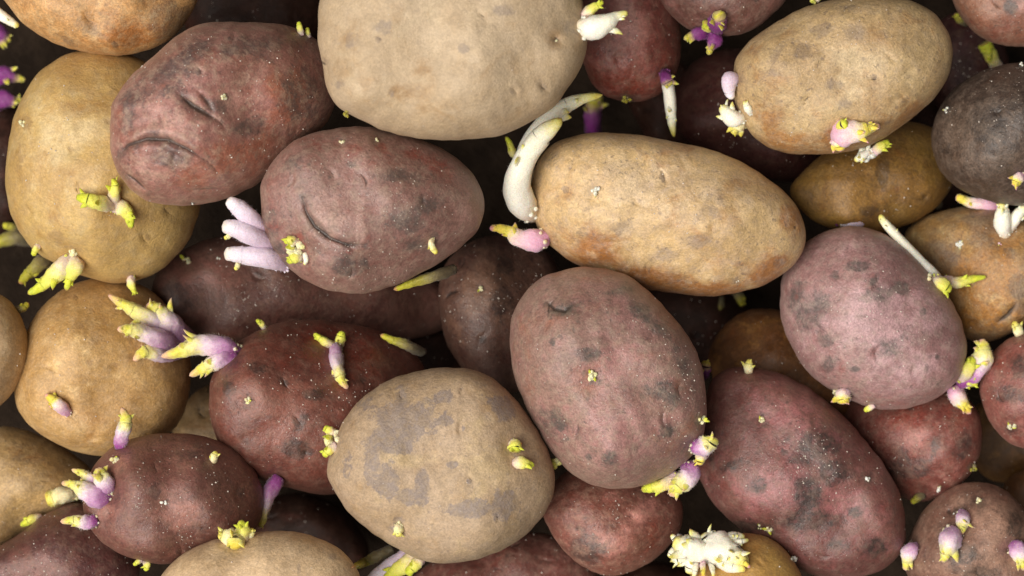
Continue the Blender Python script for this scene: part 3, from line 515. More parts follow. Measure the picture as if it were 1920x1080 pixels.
# --- upper tan oval
sprout('T2', [(1385,150,10,-8),(1368,150,16,-10),(1368,172,11,-12),(1374,186,5,-12)], 'lilac', 0, 2)
sprout('T2', [(1395,222,10),(1374,222,17,-2),(1360,208,12),(1352,198,6)], 'white', 3, 5)
sprout('T2', [(1395,230,9),(1382,238,15,-4),(1372,250,9,-6)], 'cream', 2, 4)
sprout('T2', [(1408,212,6),(1402,202,8,3),(1396,188,4,4)], 'white', 2, 3)
sprout('T2', [(1572,248,16),(1585,250,26,2),(1610,246,19,8),(1632,240,10,10),(1650,236,5,12)], 'pink', 4, 8, fuzz=40, label='fat pale pink sprout with yellow scales')
sprout('T2', [(1568,262,12),(1574,270,14,4),(1576,284,6,6)], 'pink', 2, 2)
sprout('T2', [(1576,240,10),(1580,234,11,14),(1590,230,6,18)], 'green', 1, 2)
bud('T2', 1625, 288, 22, 'white', n=9, spikes=4, z0=-40)
sprout('T2', [(1640,285,9),(1652,274,9),(1668,264,4)], 'green', 2, 0, z0=-30)
sprout('T2', [(1630,285,7),(1614,294,8),(1602,302,4)], 'white', 1, 0, z0=-35)
bud('T2', 1530, 2, 12, 'green', n=4, spikes=1)
# --- dusty red potato with the smile crease
bud('T6', 556, 464, 22, n=12, spikes=2, ang=180)
sprout('T6', [(556,452,8),(544,450,9,4),(532,454,4,4)], 'green', 1, 1)
sprout('T6', [(566,482,8),(552,484,10,4),(538,492,4,4)], 'green', 1, 1)
sprout('T6', [(572,475,5),(574,488,5,3),(570,497,2,3)], 'white', 0, 0)
sprout('T6', [(812,447,4),(808,456,6,3),(812,467,6,3),(820,476,4,2)], 'cream', 1, 1)
bud('T6', 640, 264, 8, n=5, spikes=0)
bud('T6', 709, 261, 7, n=4, spikes=0)
sprout('T6', [(505,440,14,-20),(470,410,18,-16),(445,388,16,-12),(426,374,9,-10)], 'lilac', 0, 0, fuzz=60, blunt=False)
sprout('T6', [(515,462,16,-16),(470,440,20,-8),(440,428,17,-4),(416,424,11,0)], 'lilac', 0, 3, fuzz=80, label='pale lilac finger-like sprout')
sprout('T6', [(535,494,16,-16),(500,484,20,-8),(455,478,17,-4),(420,475,12,0)], 'lilac', 0, 3, fuzz=80)
sprout('T6', [(447,492,5,-2),(445,500,5,2),(440,506,3,4)], 'cream', 0, 2)
sprout('T6', [(432,436,5,6),(428,443,5,10),(420,447,3,10)], 'cream', 0, 2)
sprout('T6', [(850,505,10,-40),(815,517,11,-40),(775,530,8,-38),(738,543,4,-36)], 'olive', 0, 0, z0=-20)
# --- dark red potato with the mouth crease
bud('T7', 421, 182, 9, n=7, spikes=0)
bud('T7', 360, 381, 5, 'white', n=3, spikes=0)
sprout('T7', [(566,66,5),(562,52,6,2),(560,40,3,2)], 'green', 0, 2)
sprout('T7', [(580,70,4),(577,60,5,2),(576,51,3,2)], 'green', 0, 1)
# --- yellow potato
sprout('T9', [(212,385,12),(190,382,15,6),(165,374,12,10),(143,369,5,12)], 'green', 2, 3, fuzz=20)
sprout('T9', [(212,382,10),(215,362,12,12),(216,346,8,16),(210,334,3,16)], 'green', 1, 2)
sprout('T9', [(212,386,12),(230,390,15,6),(242,405,11,8),(246,430,4,8)], 'green', 3, 4, fuzz=20)
bud('T9', 214, 384, 12, 'lilac', n=6, spikes=0)
sprout('T9', [(138,482,14),(118,500,18,2),(95,522,15,2),(72,540,9,2),(52,551,5,2)], 'green', 2, 4, fuzz=30)
sprout('T9', [(142,486,14),(140,502,17,10),(130,525,9,10),(124,545,4,10)], 'green', 2, 4)
bud('T9', 135, 478, 14, n=8, spikes=0)
sprout('T9', [(246,518,7),(246,530,9),(250,542,6),(254,554,3)], 'green', 1, 4)
bud('T9', 42, 232, 9, n=5, spikes=0)
sprout('T9', [(72,460,6),(67,468,7),(61,480,4)], 'green', 0, 1)
sprout('T9', [(105,475,12,-70),(78,492,14,-70),(55,512,11,-66),(36,532,5,-62)], 'olive', 1, 0, z0=-10)
sprout('d_left', [(60,450,12),(30,445,14,20),(0,452,12,20),(-20,456,6,20)], 'olive', 1, 0, z0=20)
sprout('d_left', [(40,430,8),(22,425,8,20),(5,422,5,20)], 'olive', 0, 0, z0=30)
sprout('d_left', [(-20,200,16),(5,186,18,10),(28,190,9,12),(42,186,4,12)], 'plum', 2, 0, z0=90, fuzz=40)
sprout('d_left', [(-20,150,16),(6,140,18,10),(30,146,9,12),(48,150,4,12)], 'plum', 2, 0, z0=110, fuzz=40)
sprout('d_left', [(-30,60,16),(-4,62,18,10),(12,72,9,12),(20,78,4,12)], 'plum', 2, 0, z0=100, fuzz=30)
sprout('T8', [(-14,14,10),(4,30,10),(22,42,8),(36,50,4)], 'white', 1, 0, z0=-20)
# --- long dusky potato
sprout('T16', [(352,636,18,0),(318,616,21,14),(275,594,17,24),(238,574,11,28),(203,553,4,30)], 'purple', 2, 0, fuzz=70)
sprout('T16', [(348,638,20,24),(318,608,22,40),(290,582,17,46),(274,572,9,46)], 'purple', 3, 2, fuzz=90, label='stout violet sprout with a yellow tip')
sprout('T16', [(345,648,18,6),(300,636,20,18),(262,622,15,24),(238,617,10,24),(220,618,4,24)], 'purple', 2, 0, fuzz=70)
sprout('T16', [(335,665,15,-10),(300,664,16,0),(272,660,12,6),(250,676,4,6)], 'purple', 1, 0, fuzz=40)
bud('T20', 347, 487, 13, n=4, spikes=3, ang=240)
bud('T20', 410, 486, 6, 'white', n=2, spikes=0)
bud('T20', 338, 459, 5, 'pink', n=2, spikes=0)
# --- brick-red potato
sprout('T15', [(440,660,16),(415,648,20,14),(375,646,19,20),(340,658,13,22),(302,669,5,22)], 'purple', 2, 7, fuzz=110, label='fat violet sprout with a long yellow point')
sprout('T15', [(440,665,12),(412,675,16,10),(385,688,12,12),(355,705,4,12)], 'purple', 2, 4, fuzz=60)
bud('T15', 444, 650, 12, n=6, spikes=1)
bud('T15', 465, 752, 10, n=5, spikes=1)
sprout('T15', [(630,648,11),(630,664,14,6),(634,692,11,8),(640,712,9,6),(652,729,4,4)], 'purple', 2, 6, fuzz=50, label='small forked violet sprout with yellow points')
sprout('T15', [(630,652,8),(612,642,9,8),(600,634,7,10),(588,625,4,12)], 'green', 1, 2)
sprout('T15', [(634,650,9),(638,636,10,8),(642,620,5,12)], 'green', 1, 2)
sprout('T15', [(496,616,5),(490,607,6,2),(480,599,3,2)], 'green', 1, 2)
sprout('T15', [(792,660,9,-30),(765,648,10,-24),(738,638,8,-20),(713,628,4,-18)], 'olive', 0, 0, z0=30)
sprout('T15', [(522,895,14,0),(505,925,15,0),(494,955,12,6),(490,978,9,8),(484,990,4,8)], 'purple', 2, 0, fuzz=40)
# --- plum-brown potato
bud('T13', 214, 862, 11, n=5, spikes=1)
sprout('T13', [(401,866,6),(401,856,8,3),(406,846,4,4)], 'cream', 2, 2)
bud('T13', 308, 944, 9, 'white', n=3, spikes=0)
sprout('T13', [(226,838,12),(228,815,14,10),(236,790,12,16),(228,764,4,20)], 'purple', 1, 0, fuzz=40)
sprout('T13', [(200,928,18),(178,930,22,6),(155,918,16,12),(135,908,8,14),(115,906,4,14)], 'purple', 3, 3, fuzz=100)
sprout('T13', [(205,918,14),(196,905,18,10),(188,888,13,16),(186,876,6,18)], 'purple', 3, 3, fuzz=80)
sprout('T13', [(196,915,10),(172,900,12,2),(155,888,8,4),(134,880,3,4)], 'purple', 1, 0, fuzz=40)
sprout('T13', [(180,976,12),(160,980,14,0),(140,976,10,4),(113,978,4,4)], 'purple', 2, 2, fuzz=50)
sprout('T13', [(272,1052,6),(276,1060,7),(272,1071,3)], 'green', 1, 0)
sprout('T13', [(265,1050,5),(258,1054,5),(250,1060,3)], 'green', 0, 0)
# --- olive tan potato, left edge ones
sprout('T16', [(128,774,9),(112,760,13,4),(98,748,9,6),(84,740,4,8)], 'pink', 2, 6)
bud('T16', 116, 762, 14, n=7, spikes=1)
sprout('T17', [(28,580,6),(42,578,8),(54,568,4)], 'olive', 1, 0, z0=-20)
sprout('T19', [(140,925,13),(118,928,16,10),(100,934,16,12),(88,938,15,12)], 'cream', 0, 5, blunt=True)
sprout('T19', [(76,968,6),(58,974,9,6),(38,986,4,6)], 'green', 1, 0)
# --- tan potato at the bottom
sprout('T14', [(438,1012,14),(430,1008,18,6),(418,1004,12,10),(410,1002,6,10)], 'cream', 2, 4)
sprout('T14', [(450,1012,14),(456,998,16,8),(455,986,10,14),(448,976,5,16)], 'green', 2, 3)
sprout('T14', [(444,1014,12),(442,1016,17,12),(440,1026,9,14)], 'cream', 2, 4)
sprout('T14', [(460,1008,8),(470,1000,9,6),(474,990,4,8)], 'cream', 1, 2)
# --- plump pink potato
sprout('T10', [(1762,530,11),(1748,515,13,8),(1722,488,12,16),(1695,458,10,22),(1668,428,9,26),(1655,412,7,28),(1650,402,4,28)], 'white', 2, 4, label='long straight white sprout lying along the shoulder')
sprout('T10', [(1752,525,12),(1768,535,14,8),(1783,546,7,8)], 'green', 2, 5)
sprout('T10', [(1770,525,9),(1795,530,11,6),(1820,524,8,8),(1850,519,3,10)], 'green', 1, 2)
bud('T10', 1748, 518, 14, n=7, spikes=2)
sprout('T10', [(1795,720,14),(1825,700,18,-4),(1842,672,21,6),(1842,648,12,10),(1838,636,6,12)], 'purple', 3, 5, fuzz=90)
sprout('T10', [(1798,715,10),(1812,695,14,16),(1820,680,11,20),(1818,668,5,22)], 'green', 1, 3)
sprout('T10', [(1785,728,13),(1795,742,17,-6),(1808,760,11,-4),(1820,776,4,-2)], 'pink', 2, 4, fuzz=60)
sprout('T10', [(1800,712,8),(1818,716,9),(1834,722,4)], 'green', 2, 2)
sprout('T10', [(1586,735,11),(1580,744,16,2),(1582,758,7,6)], 'pink', 3, 5, fuzz=30)
bud('T10', 1567, 735, 9, n=4, spikes=1)
sprout('T10', [(1640,760,5),(1628,766,6,-8),(1620,771,3,-8)], 'green', 0, 0)
sprout('T25', [(1625,412,14,20),(1605,412,17,30),(1585,413,14,30),(1572,418,8,30)], 'lilac', 0, 3, z0=60, fuzz=30)
sprout('T25', [(1572,420,7),(1566,408,7,6),(1562,396,4,8)], 'plum', 0, 0, z0=90)
# --- brown and orange potato
bud('T26', 1800, 459, 10, 'white', n=7, spikes=3)
sprout('T26', [(1885,440,12),(1880,418,17,16),(1880,395,13,28),(1878,378,5,34)], 'white', 3, 6)
sprout('T26', [(1890,432,10),(1902,412,12,18),(1914,396,10,26),(1930,384,8,30)], 'white', 2, 3)
sprout('T26', [(1882,388,9,30),(1850,383,11,40),(1820,380,10,40),(1800,372,8,40),(1792,370,5,40)], 'pink', 1, 2)
bud('T26', 1875, 458, 5, 'pink', n=3, spikes=0)
bud('T12', 1776, 207, 9, 'white', n=3, spikes=1)
sprout('T12', [(1916,328,8),(1908,336,11,3),(1902,350,6,5)], 'pink', 2, 4)
bud('T12', 1914, 122, 8, 'white', n=3, spikes=1)
bud('T27', 1896, 800, 12, n=8, spikes=2)
sprout('T27', [(1912,628,7),(1908,618,10,4),(1900,602,4,6)], 'cream', 2, 3)
# --- stained pink-red potato
bud('T11', 1426, 788, 10, n=6, spikes=1, ang=270)
bud('T11', 1628, 900, 8, 'white', n=5, spikes=0)
bud('T11', 1440, 992, 12, n=7, spikes=2)
bud('T11', 1424, 988, 8, n=3, spikes=1)
sprout('T11', [(1404,698,7),(1404,688,9,4),(1406,673,4,6)], 'cream', 2, 4)
sprout('T35', [(1490,722,9),(1465,712,11),(1440,698,9),(1422,680,4)], 'olive', 3, 0, z0=60)
sprout('T11', [(1318,705,10,-20),(1322,690,12,-10),(1326,676,6,-6)], 'plum', 1, 0)
bud('T28', 1822, 876, 11, 'olive', n=5, spikes=1)
sprout('T28', [(1732,928,7),(1720,934,8),(1708,944,4)], 'olive', 0, 0)
bud('T21', 901, 541, 9, n=4, spikes=1)
# --- brownish-pink potato, lower right
bud('T29', 1835, 938, 10, n=4, spikes=0)
bud('T29', 1760, 918, 8, 'white', n=3, spikes=2, ang=270)
sprout('T29', [(1805,962,10),(1806,976,14,4),(1804,992,8,6),(1802,1002,4,6)], 'purple', 2, 3, fuzz=30)
sprout('T29', [(1786,996,14),(1782,1014,22,8),(1774,1038,12,10),(1768,1054,4,10)], 'purple', 3, 5, fuzz=70, label='plump violet sprout pointing down')
sprout('T29', [(1716,1026,12),(1706,1036,16,10),(1700,1054,9,10),(1698,1070,4,10)], 'purple', 2, 4, fuzz=40)
sprout('T29', [(1902,1020,12),(1910,1034,17,6),(1916,1052,11,8),(1922,1070,4,8)], 'purple', 2, 3, fuzz=40)
bud('T29', 1890, 1034, 8, n=3, spikes=0)
bud('T29', 1790, 962, 6, 'white', n=2, spikes=0)
# --- white clump on the orange-yellow potato
sprout('T30', [(1335,1040,20),(1310,1032,24,20),(1282,1022,20,26),(1262,1014,12,26)], 'white', 3, 8, knob=.1)
sprout('T30', [(1340,1040,20),(1348,1028,28,14),(1378,1042,20,18),(1400,1058,8,16)], 'white', 4, 8, knob=.12, label='thick white knobbly sprout clump')
sprout('T30', [(1330,1030,14),(1322,1012,17,14),(1315,1002,9,18)], 'white', 1, 6, knob=.1)
sprout('T30', [(1350,1020,12),(1375,1010,14,12),(1398,1008,6,12)], 'white', 2, 3)
sprout('T30', [(1310,1040,14),(1298,1056,14,16),(1292,1076,7,14)], 'white', 3, 3)
sprout('T30', [(1340,1050,10),(1368,1062,12,16),(1398,1068,5,14)], 'white', 2, 2)
sprout('T30', [(1300,1030,12),(1275,1045,12,16),(1258,1048,6,16)], 'white', 3, 3)
sprout('T30', [(1278,1018,7),(1266,1010,7,26),(1258,1002,3,28)], 'white', 0, 3)
sprout('T30', [(1270,1026,6),(1260,1034,6,24),(1253,1044,3,22)], 'white', 0, 2)
sprout('T30', [(1306,1048,6),(1304,1066,6,22),(1300,1086,3,18)], 'white', 1, 2)
sprout('T30', [(1318,1050,6),(1318,1066,5,24),(1320,1084,3,20)], 'pink', 0, 2)
sprout('T30', [(1330,1052,5),(1336,1068,5,24),(1338,1082,2,22)], 'white', 0, 2)
sprout('T30', [(1376,1046,6),(1392,1052,6,24),(1406,1064,3,20)], 'pink', 0, 2)
sprout('T30', [(1362,1014,6),(1384,1016,6,22),(1404,1012,3,20)], 'white', 1, 2)
sprout('T30', [(1332,1010,6),(1336,1002,7,24),(1344,998,4,26)], 'white', 0, 4)
bud('T30', 1340, 1026, 26, 'white', n=14, spikes=3)
bud('T30', 1282, 1016, 18, 'white', n=9, spikes=2)
bud('T30', 1318, 1030, 20, 'white', n=10, spikes=3)
bud('T30', 1488, 1048, 9, 'white', n=5, spikes=0)
# --- big tan potato
sprout('T1', [(1088,50,16),(1112,52,24,-2),(1138,42,18,6),(1158,30,9,8),(1178,24,5,8)], 'white', 2, 6, fuzz=30)
sprout('T1', [(1092,30,9),(1106,20,11),(1120,10,7,4),(1132,2,4,4)], 'green', 2, 3)
bud('T1', 1100, 40, 14, n=8, spikes=1)
bud('T1', 1042, 74, 5, n=3, spikes=0)
bud('T1', 652, 213, 9, 'olive', n=4, spikes=1, ang=90)
# --- wine-red and purple ones at the top
sprout('T22', [(1248,142,10,10),(1254,168,12,16),(1258,205,11,20),(1260,232,8,24),(1264,257,3,24)], 'white', 2, 3)
sprout('T22', [(1246,136,10,16),(1250,150,12,24),(1256,162,8,26)], 'plum', 2, 3, fuzz=30)
bud('T22', 1174, 184, 12, 'olive', n=6, spikes=2)
sprout('d_mr', [(1112,250,15,0),(1112,210,16,40),(1116,178,14,60)], 'plum', 2, 0, z0=40, blunt=True)
sprout('T23', [(1340,55,12),(1346,42,18,10),(1348,30,13,16),(1344,22,6,18)], 'plum', 2, 4, fuzz=80)
sprout('T23', [(1330,60,11),(1312,62,13,10),(1298,66,9,10),(1282,74,4,10)], 'plum', 3, 3, fuzz=60)
sprout('T23', [(1336,62,12),(1340,74,15,10),(1332,90,8,10),(1328,103,4,10)], 'plum', 3, 3, fuzz=60)
sprout('T23', [(1328,52,8),(1326,50,10,14),(1322,40,5,20)], 'green', 1, 1)
sprout('T34', [(1872,130,11),(1862,112,12,20),(1852,92,13,34),(1846,80,14,38)], 'green', 2, 0, blunt=True)
sprout('T34', [(1812,45,6),(1800,36,8,12),(1790,26,4,14)], 'olive', 1, 0)
sprout('d_gap', [(1352,560,8),(1348,580,9,10),(1336,602,4,10)], 'olive', 0, 0, z0=70)
sprout('d_gap', [(1380,548,8),(1388,560,9,10),(1392,574,4,10)], 'olive', 1, 0, z0=80)
sprout('d_x', [(1760,385,8),(1752,378,9,10),(1745,368,5,10)], 'olive', 0, 0, z0=80)

# ---------------------------------------------------------------- stack the heap: each potato rests on those below it
GX, GY = np.meshgrid(np.arange(-160, 2080, 8.0), np.arange(-200, 1240, 8.0))
tops = []
HOST = {}
for i, d in enumerate(HEAP):
    q = Potato(d['k'], d['o'], 11 + 7 * i, thick=d.get('t', 1.14), tilt=d.get('tilt', (0, 0)), zmin=d['z'], p=d.get('p', 2.05), feats=d.get('f', ()))
    s = q.polar(GX, GY); ins = s < 0.985
    q.zc = 0.0
    lo = np.where(ins, q.bottom(GX, GY, s), np.inf)
    z = d['z'] * (1.3 if d['z'] < -240 else 1.0)
    for T in tops:
        both = ins & np.isfinite(T)
        if both.any(): z = max(z, float((T[both] - lo[both]).max()) - 16)
    q.zc = z
    s1 = np.clip(s, 0, 1)
    tops.append(np.where(ins, q.zc + q.h * (1 - s1 ** q.p) ** (1 / q.p) + q.shear(GX, GY), -np.inf))
    roots = [(a[1][0][0], a[1][0][1], a[1][0][2]) if kd == 's' else (a[1], a[2], a[3]) for kd, a, kw in PLAN if a[0] == d['k'] and kw.get('z0') is None]
    q.add_eyes(roots, d.get('eyes', 5 if q.minor > 110 else 2)); q.grid = 2.3 if d['k'] in ('T4', 'T6', 'T7') else 3.0
    q.settle_feats()
    HOST[d['k']] = q; q.rank = i
LOW = min(q.zc - q.h for q in HOST.values())

# ground under the heap
def ground():
    n = 120; g = np.linspace(-1, 1, n + 1)
    g = np.sign(g) * (0.35 * np.abs(g) + 1.65 * np.abs(g) ** 4)
    x, y = np.meshgrid(g, g); x = x.ravel(); y = y.ravel()
    w = Wob(5, [(0.05, 0.0018), (0.02, 0.0012), (0.3, 0.003)])
    z = LOW * S - 0.004 + w(x, y)
    ids = np.arange((n + 1) ** 2).reshape(n + 1, n + 1)
    f = np.stack([ids[:-1, :-1], ids[:-1, 1:], ids[1:, 1:], ids[1:, :-1]], -1).reshape(-1, 4).tolist()
    N = Nodes('dark_soil'); v = N.coords(2)
    n1 = N.noise(v, 1.2, 8, 0.65); n2 = N.noise(v, 9, 6, 0.7)
    col = N.mix(N.step(n1, 0.35, 0.65), (0.017, 0.011, 0.0075, 1), (0.032, 0.021, 0.014, 1))
    bp = N.new('ShaderNodeBump'); bp.inputs['Strength'].default_value = 1.0; bp.inputs['Distance'].default_value = 0.004
    N.t.links.new(N.math('ADD', n1, N.math('MULTIPLY', n2, 0.4)), bp.inputs['Height'])
    p = N.new('ShaderNodeBsdfPrincipled'); N.put(p.inputs['Base Color'], col); p.inputs['Roughness'].default_value = 0.95
    p.inputs['Specular IOR Level'].default_value = 0.1
    N.t.links.new(bp.outputs[0], p.inputs['Normal']); N.t.links.new(p.outputs[0], N.out.inputs['Surface'])
    o = mesh_object('ground', np.stack([x, y, z], -1), f, N.m); o['kind'] = 'structure'; o['label'] = 'dark soil beneath the heap of potatoes'
ground()

for i, d in enumerate(HEAP):
    q = HOST[d['k']]
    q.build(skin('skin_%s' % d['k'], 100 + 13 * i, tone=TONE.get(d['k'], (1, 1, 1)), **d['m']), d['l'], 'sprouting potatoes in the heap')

# ---------------------------------------------------------------- sprouts and buds
RNG = np.random.RandomState(4)

def spline(P, m):
    P = np.asarray(P, float); n = len(P)
    if n == 2: P = np.array([P[0], (P[0] + P[1]) / 2, P[1]]); n = 3
    E = np.concatenate([[2 * P[0] - P[1]], P, [2 * P[-1] - P[-2]]])
    t = np.linspace(0, n - 1 - 1e-6, m); i = t.astype(int); u = (t - i)[:, None]
    p0, p1, p2, p3 = E[i], E[i + 1], E[i + 2], E[i + 3]
    return 0.5 * (2 * p1 + (p2 - p0) * u + (2 * p0 - 5 * p1 + 4 * p2 - p3) * u ** 2 + (3 * p1 - p0 - 3 * p2 + p3) * u ** 3)

def frames(C):
    T = np.gradient(C, axis=0); T /= np.linalg.norm(T, axis=1)[:, None] + 1e-9
    n = np.cross(T[0], [0.3, 0.2, 0.9]); n /= np.linalg.norm(n); A = []
    for t in T:
        n = n - t * n.dot(t); n /= np.linalg.norm(n) + 1e-9; A.append(n.copy())
    A = np.array(A); return T, A, np.cross(T, A)

def tube(C, R, t0, t1, sides=16, rough=0.085, flat=1.0, close0=True, close1=True, seed=0):
    """swept body; returns verts, faces, position along"""
    T, A, B = frames(C); m = len(C); r = np.random.RandomState(seed)
    ph = np.linspace(0, 2 * np.pi, sides, endpoint=False)
    V, al = [], []
    k1, k2 = r.uniform(0, 6.28, 2); tw = r.uniform(-1.5, 1.5)
    for i in range(m):
        u = i / (m - 1)
        w = 1 + rough * (np.sin(3 * ph + k1 + tw * 3 * u) + 0.7 * np.sin(5 * ph + k2 + 9 * u) + 0.8 * np.sin(2 * ph + 14 * u + k1) + 0.5 * np.sin(4 * ph - 31 * u + k2))
        V.append(C[i] + R[i] * ((w * np.cos(ph))[:, None] * A[i] + flat * (w * np.sin(ph))[:, None] * B[i])); al += [t0 + (t1 - t0) * u] * sides
    V = np.concatenate(V); F = []
    for i in range(m - 1):
        for j in range(sides):
            a, b = i * sides + j, i * sides + (j + 1) % sides
            F.append((a, b, b + sides, a + sides))
    if close0: F.append(tuple(range(sides - 1, -1, -1)))
    if close1: F.append(tuple((m - 1) * sides + j for j in range(sides)))
    return V, F, al

def blob(c, r, seed, stretch=(1, 1, 1), nu=10, nv=7):
    rs = np.random.RandomState(seed); V = []; F = []
    a, b = rs.uniform(0, 6.28, 2)
    for i in range(nv + 1):
        th = np.pi * i / nv
        for j in range(nu):
            ph = 2 * np.pi * j / nu
            w = 1 + 0.12 * math.sin(3 * ph + a + 2 * th) + 0.09 * math.sin(4 * th + b)
            V.append([c[0] + r * w * stretch[0] * math.sin(th) * math.cos(ph), c[1] + r * w * stretch[1] * math.sin(th) * math.sin(ph), c[2] + r * w * stretch[2] * math.cos(th)])
    for i in range(nv):
        for j in range(nu):
            F.append((i * nu + j, (i + 1) * nu + j, (i + 1) * nu + (j + 1) % nu, i * nu + (j + 1) % nu))
    return np.array(V), F

class Join:
    def __init__(self): self.V, self.F, self.A, self.n = [], [], [], 0
    def add(self, V, F, A):
        self.V.append(np.asarray(V)); self.F += [tuple(i + self.n for i in f) for f in F]; self.A += list(A); self.n += len(V)
    def obj(self, name, mat, parent, origin): return mesh_object(name, np.concatenate(self.V), self.F, mat, parent, origin, attr=self.A)

def rest_height(host, px, py, r):
    """top of whatever lies below the sprout at this spot"""
    z = -1e9
    for q in HOST.values():
        if q.rank < host.rank and abs(px - q.c[0]) < q.major * 1.6 + 40 and abs(py - q.c[1]) < q.major * 1.6 + 40 and q.inside(px, py):
            z = max(z, q.height(px, py) + 0.8 * r)
    return z

def leaf(base, d, up, L, W, t0, t1, seed):
    """one pointed scale leaf, curled back, with thickness"""
    d = d / (np.linalg.norm(d) + 1e-9); side = np.cross(d, up); side /= np.linalg.norm(side) + 1e-9; up = np.cross(side, d)
    rs = np.random.RandomState(seed); curl = rs.uniform(0.1, 0.45) * L; sk = rs.uniform(-0.25, 0.25) * L
    m = 8; C = np.array([base + d * L * u + up * curl * u * u + side * sk * u * u for u in np.linspace(0, 1, m)])
    R = np.array([W * (0.75 + 0.6 * u - 1.3 * u * u) if u < 0.95 else W * 0.06 for u in np.linspace(0, 1, m)]); R = np.maximum(R, 0.05 * W)
    return tube(C, R, t0, t1, sides=8, rough=0.08, flat=0.45, seed=seed)

def make_sprout(key, pts, kind, bracts=2, nubs=5, z0=None, fuzz=0, knob=0.0, label=None, blunt=False):
    """pts: (px, py, radius[, lift]) from the root outwards, all in photograph pixels; lift raises that point"""
    h = HOST[key]; seed = int(RNG.randint(1 << 30)); rs = np.random.RandomState(seed)
    pts = [tuple(p) + (0,) * (4 - len(p)) for p in pts]
    bx, by, br, bl = pts[0]
    zb = h.height(bx, by) if z0 is None else h.zc + z0
    C, R = [], []
    for i, (px, py, r, lift) in enumerate(pts):
        z = zb + lift + (0.35 * r if i else -0.35 * r + min(0, lift))
        if i and z0 is None and h.inside(px, py): z = max(z, h.height(px, py) + 0.62 * r + lift)
        if i: z = max(z, rest_height(h, px, py, r))
        C.append((px, py, z)); R.append(r)
    C = np.array(C, float); R = np.array(R, float) * 0.98
    L = np.linalg.norm(np.diff(C, axis=0), axis=1).sum()
    m = int(np.clip(L / 3.0, 14, 44))
    Cs = spline(C, m); Rs = np.maximum(spline(np.stack([R, R, R], -1), m)[:, 0], 0.5)
    u = np.linspace(0, 1, m)
    tipr = R[-1]
    end = np.sqrt(np.clip(1 - np.clip((u - 0.93) / 0.07, 0, 1) ** 2, 0.0, 1)) if not blunt else np.where(u > 0.985, 0.7, 1.0)
    Rs = Rs * np.maximum(end, 0.12)
    if knob: Rs = Rs * (1 + knob * np.sin(u * rs.uniform(9, 13) + rs.uniform(0, 6)))
    k = (CAM_H - Cs[:, 2]) / CAM_H
    W = world_pt(Cs[:, 0], Cs[:, 1], Cs[:, 2]); RW = Rs * k * S
    cut = int(m * 0.66)
    bump = 0.03 if kind in ('lilac', 'white') and not knob else 0.075
    J = Join(); J.add(*tube(W[:cut + 1], RW[:cut + 1], 0, 0.66, close1=False, rough=bump, seed=seed))
    T, A, B = frames(W)
    for _ in range(nubs + (3 if nubs else 0)):                           # root nubs round the foot
        ph = rs.uniform(0, 6.28); i = int(rs.randint(0, max(2, m // 6))); o = math.cos(ph) * A[i] + math.sin(ph) * B[i]
        V, F = blob(W[i] + o * RW[i] * 1.02, RW[i] * rs.uniform(0.14, 0.26), seed + _, nu=7, nv=5); J.add(V, F, [0.52] * len(V))
    for _ in range(int(2.6 * fuzz)):                           # short hairs
        i = int(rs.randint(1, cut)); ph = rs.uniform(0, 6.28); o = math.cos(ph) * A[i] + math.sin(ph) * B[i]
        b0 = W[i] + o * RW[i] * 0.97; e = b0 + (o + T[i] * rs.uniform(-.3, .6)) * rs.uniform(2.5, 6.0) * S; sd = np.cross(o, T[i]) * 0.36 * S
        sd2 = T[i] * 0.36 * S
        J.add([b0 - sd, b0 + sd, b0 + sd2, e], [(0, 1, 3), (1, 2, 3), (2, 0, 3)], [0.5] * 4)
    ob = J.obj('sprout', flesh(kind), h.obj, W[0])
    if label: ob['label'] = label
    V, F, al = tube(W[cut:], RW[cut:], 0.66, 1.0, close0=False, rough=bump, seed=seed)
    # match the twist of the two pieces at the seam
    mesh_object('tip', V, F, flesh(kind), ob, W[cut], attr=al)
    for b in range(bracts + (1 if R.max() > 8 and bracts else 0)):
        i = int(m * rs.uniform(0.45, 0.86)); ph = rs.uniform(0, 6.28)
        o = math.cos(ph) * A[i] + math.sin(ph) * B[i]
        if o[2] < -0.3: o = -o
        r = RW[i]; bs = W[i] + o * r * 0.75 - T[i] * r * 0.2
        V, F, al = leaf(bs, T[i] * rs.uniform(.7, 1.1) + o * rs.uniform(.25, .6), o, max(r, 4 * S) * rs.uniform(0.8, 1.7), max(r, 4 * S) * rs.uniform(0.3, 0.58), 0.5, 1.0, seed + 31 * b)
        mesh_object('bract', V, F, flesh(kind), ob, bs, attr=al)
    return ob

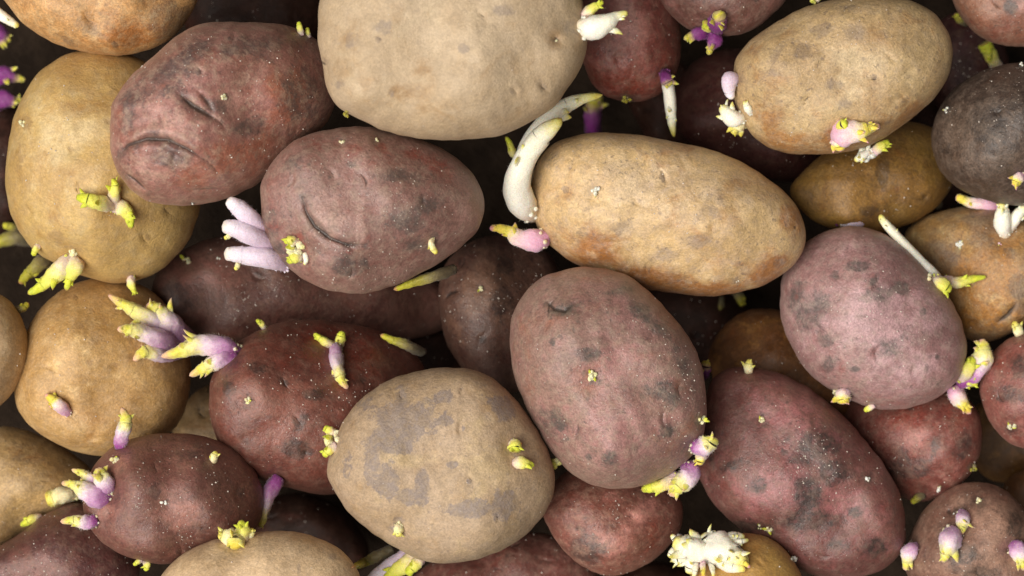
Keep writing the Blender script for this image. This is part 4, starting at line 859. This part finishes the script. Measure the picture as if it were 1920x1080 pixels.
def make_bud(key, px, py, r, kind='cream', n=6, spikes=1, z0=None, ang=None):
    """a knobbly bud: small nodules with a few pointed scales"""
    h = HOST[key]; seed = int(RNG.randint(1 << 30)); rs = np.random.RandomState(seed)
    z = h.height(px, py) if z0 is None else h.zc + z0
    J = Join(); O = world_pt(np.float64(px), np.float64(py), z)
    for i in range(n):
        a = rs.uniform(0, 6.28); q = r * 0.62 * math.sqrt(rs.uniform(0, 1)); x, y = px + q * math.cos(a), py + q * math.sin(a) * 0.9
        zz = max(z - 0.2 * r, (h.height(x, y) if z0 is None and h.inside(x, y) else z - 0.3 * r)) + rs.uniform(0.0, 0.35) * r
        V, F = blob(world_pt(np.float64(x), np.float64(y), zz), r * rs.uniform(0.24, 0.44) * S, seed + i, (rs.uniform(.8, 1.2), rs.uniform(.8, 1.2), rs.uniform(.8, 1.3)), 9, 6)
        J.add(V, F, list(np.clip(rs.uniform(0.2, 0.6) + 0 * V[:, 0], 0, 1)))
    ob = J.obj('bud', flesh(kind), h.obj, O)
    for i in range(spikes):
        a = rs.uniform(0, 6.28) if ang is None else math.radians(ang) + rs.uniform(-.5, .5)
        d = np.array([math.cos(a), -math.sin(a), rs.uniform(0.2, 0.7)])
        bs = O + d * np.array([1, 1, 0.2]) * r * 0.2 * S + np.array([0, 0, 0.25 * r * S])
        V, F, al = leaf(bs, d, np.array([0, 0, 1.0]), r * rs.uniform(.75, 1.15) * S, r * rs.uniform(.22, .34) * S, 0.4, 1.0, seed + 77 + i)
        mesh_object('scale_leaf', V, F, flesh('green' if kind == 'cream' else kind), ob, bs, attr=al)
    return ob

# ---------------------------------------------------------------- sand grains clinging to the skins
SAND = Nodes('pale_sand')
_p = SAND.new('ShaderNodeBsdfPrincipled'); _p.inputs['Base Color'].default_value = (0.62, 0.55, 0.48, 1); _p.inputs['Roughness'].default_value = 0.35
SAND.t.links.new(_p.outputs[0], SAND.out.inputs['Surface'])
def sand(key, count, seed):
    h = HOST[key]; rs = np.random.RandomState(seed); V, F = [], []
    cl = [(h.c[0] + rs.normal() * h.minor * .5, h.c[1] + rs.normal() * h.minor * .5, h.minor * rs.uniform(.12, .4)) for _ in range(7)]
    n = 0
    while n < count:
        if rs.rand() < 0.6:
            c = cl[rs.randint(7)]; x, y = c[0] + rs.normal() * c[2], c[1] + rs.normal() * c[2]
        else:
            x, y = h.c[0] + rs.uniform(-1, 1) * h.major * 1.3, h.c[1] + rs.uniform(-1, 1) * h.major * 1.3
        X, Y = np.array([x]), np.array([y])
        if h.polar(X, Y)[0] > 0.99: continue
        z = float(h.top(X, Y)[0]); r = (0.8 + 1.5 * rs.rand() ** 4) * S
        c = np.array([(x - 960) * h.k * S, -(y - 540) * h.k * S, z * S + 0.3 * r])
        q = rs.normal(size=(3, 3)); q, _ = np.linalg.qr(q); o = len(V)
        for sgn in (1, -1):
            for a in range(3): V.append(c + sgn * q[a] * r * rs.uniform(.7, 1.2))
        F += [(o, o+1, o+2), (o, o+2, o+4), (o, o+4, o+5), (o, o+5, o+1), (o+3, o+2, o+1), (o+3, o+4, o+2), (o+3, o+5, o+4), (o+3, o+1, o+5)]
        n += 1
    if n:
        ob = mesh_object('sand_grains', V, F, SAND.m, h.obj, h.obj.location); ob['kind'] = 'stuff'
        ob.data.polygons.foreach_set('use_smooth', [False] * len(ob.data.polygons))
for i, d in enumerate(HEAP):
    q = HOST[d['k']]; sand(d['k'], int(d['m']['grains'] * 240 * (q.minor * q.major) / (200 * 160)), 50 + i)

for kd, a, kw in PLAN:
    (make_sprout if kd == 's' else make_bud)(*a, **kw)
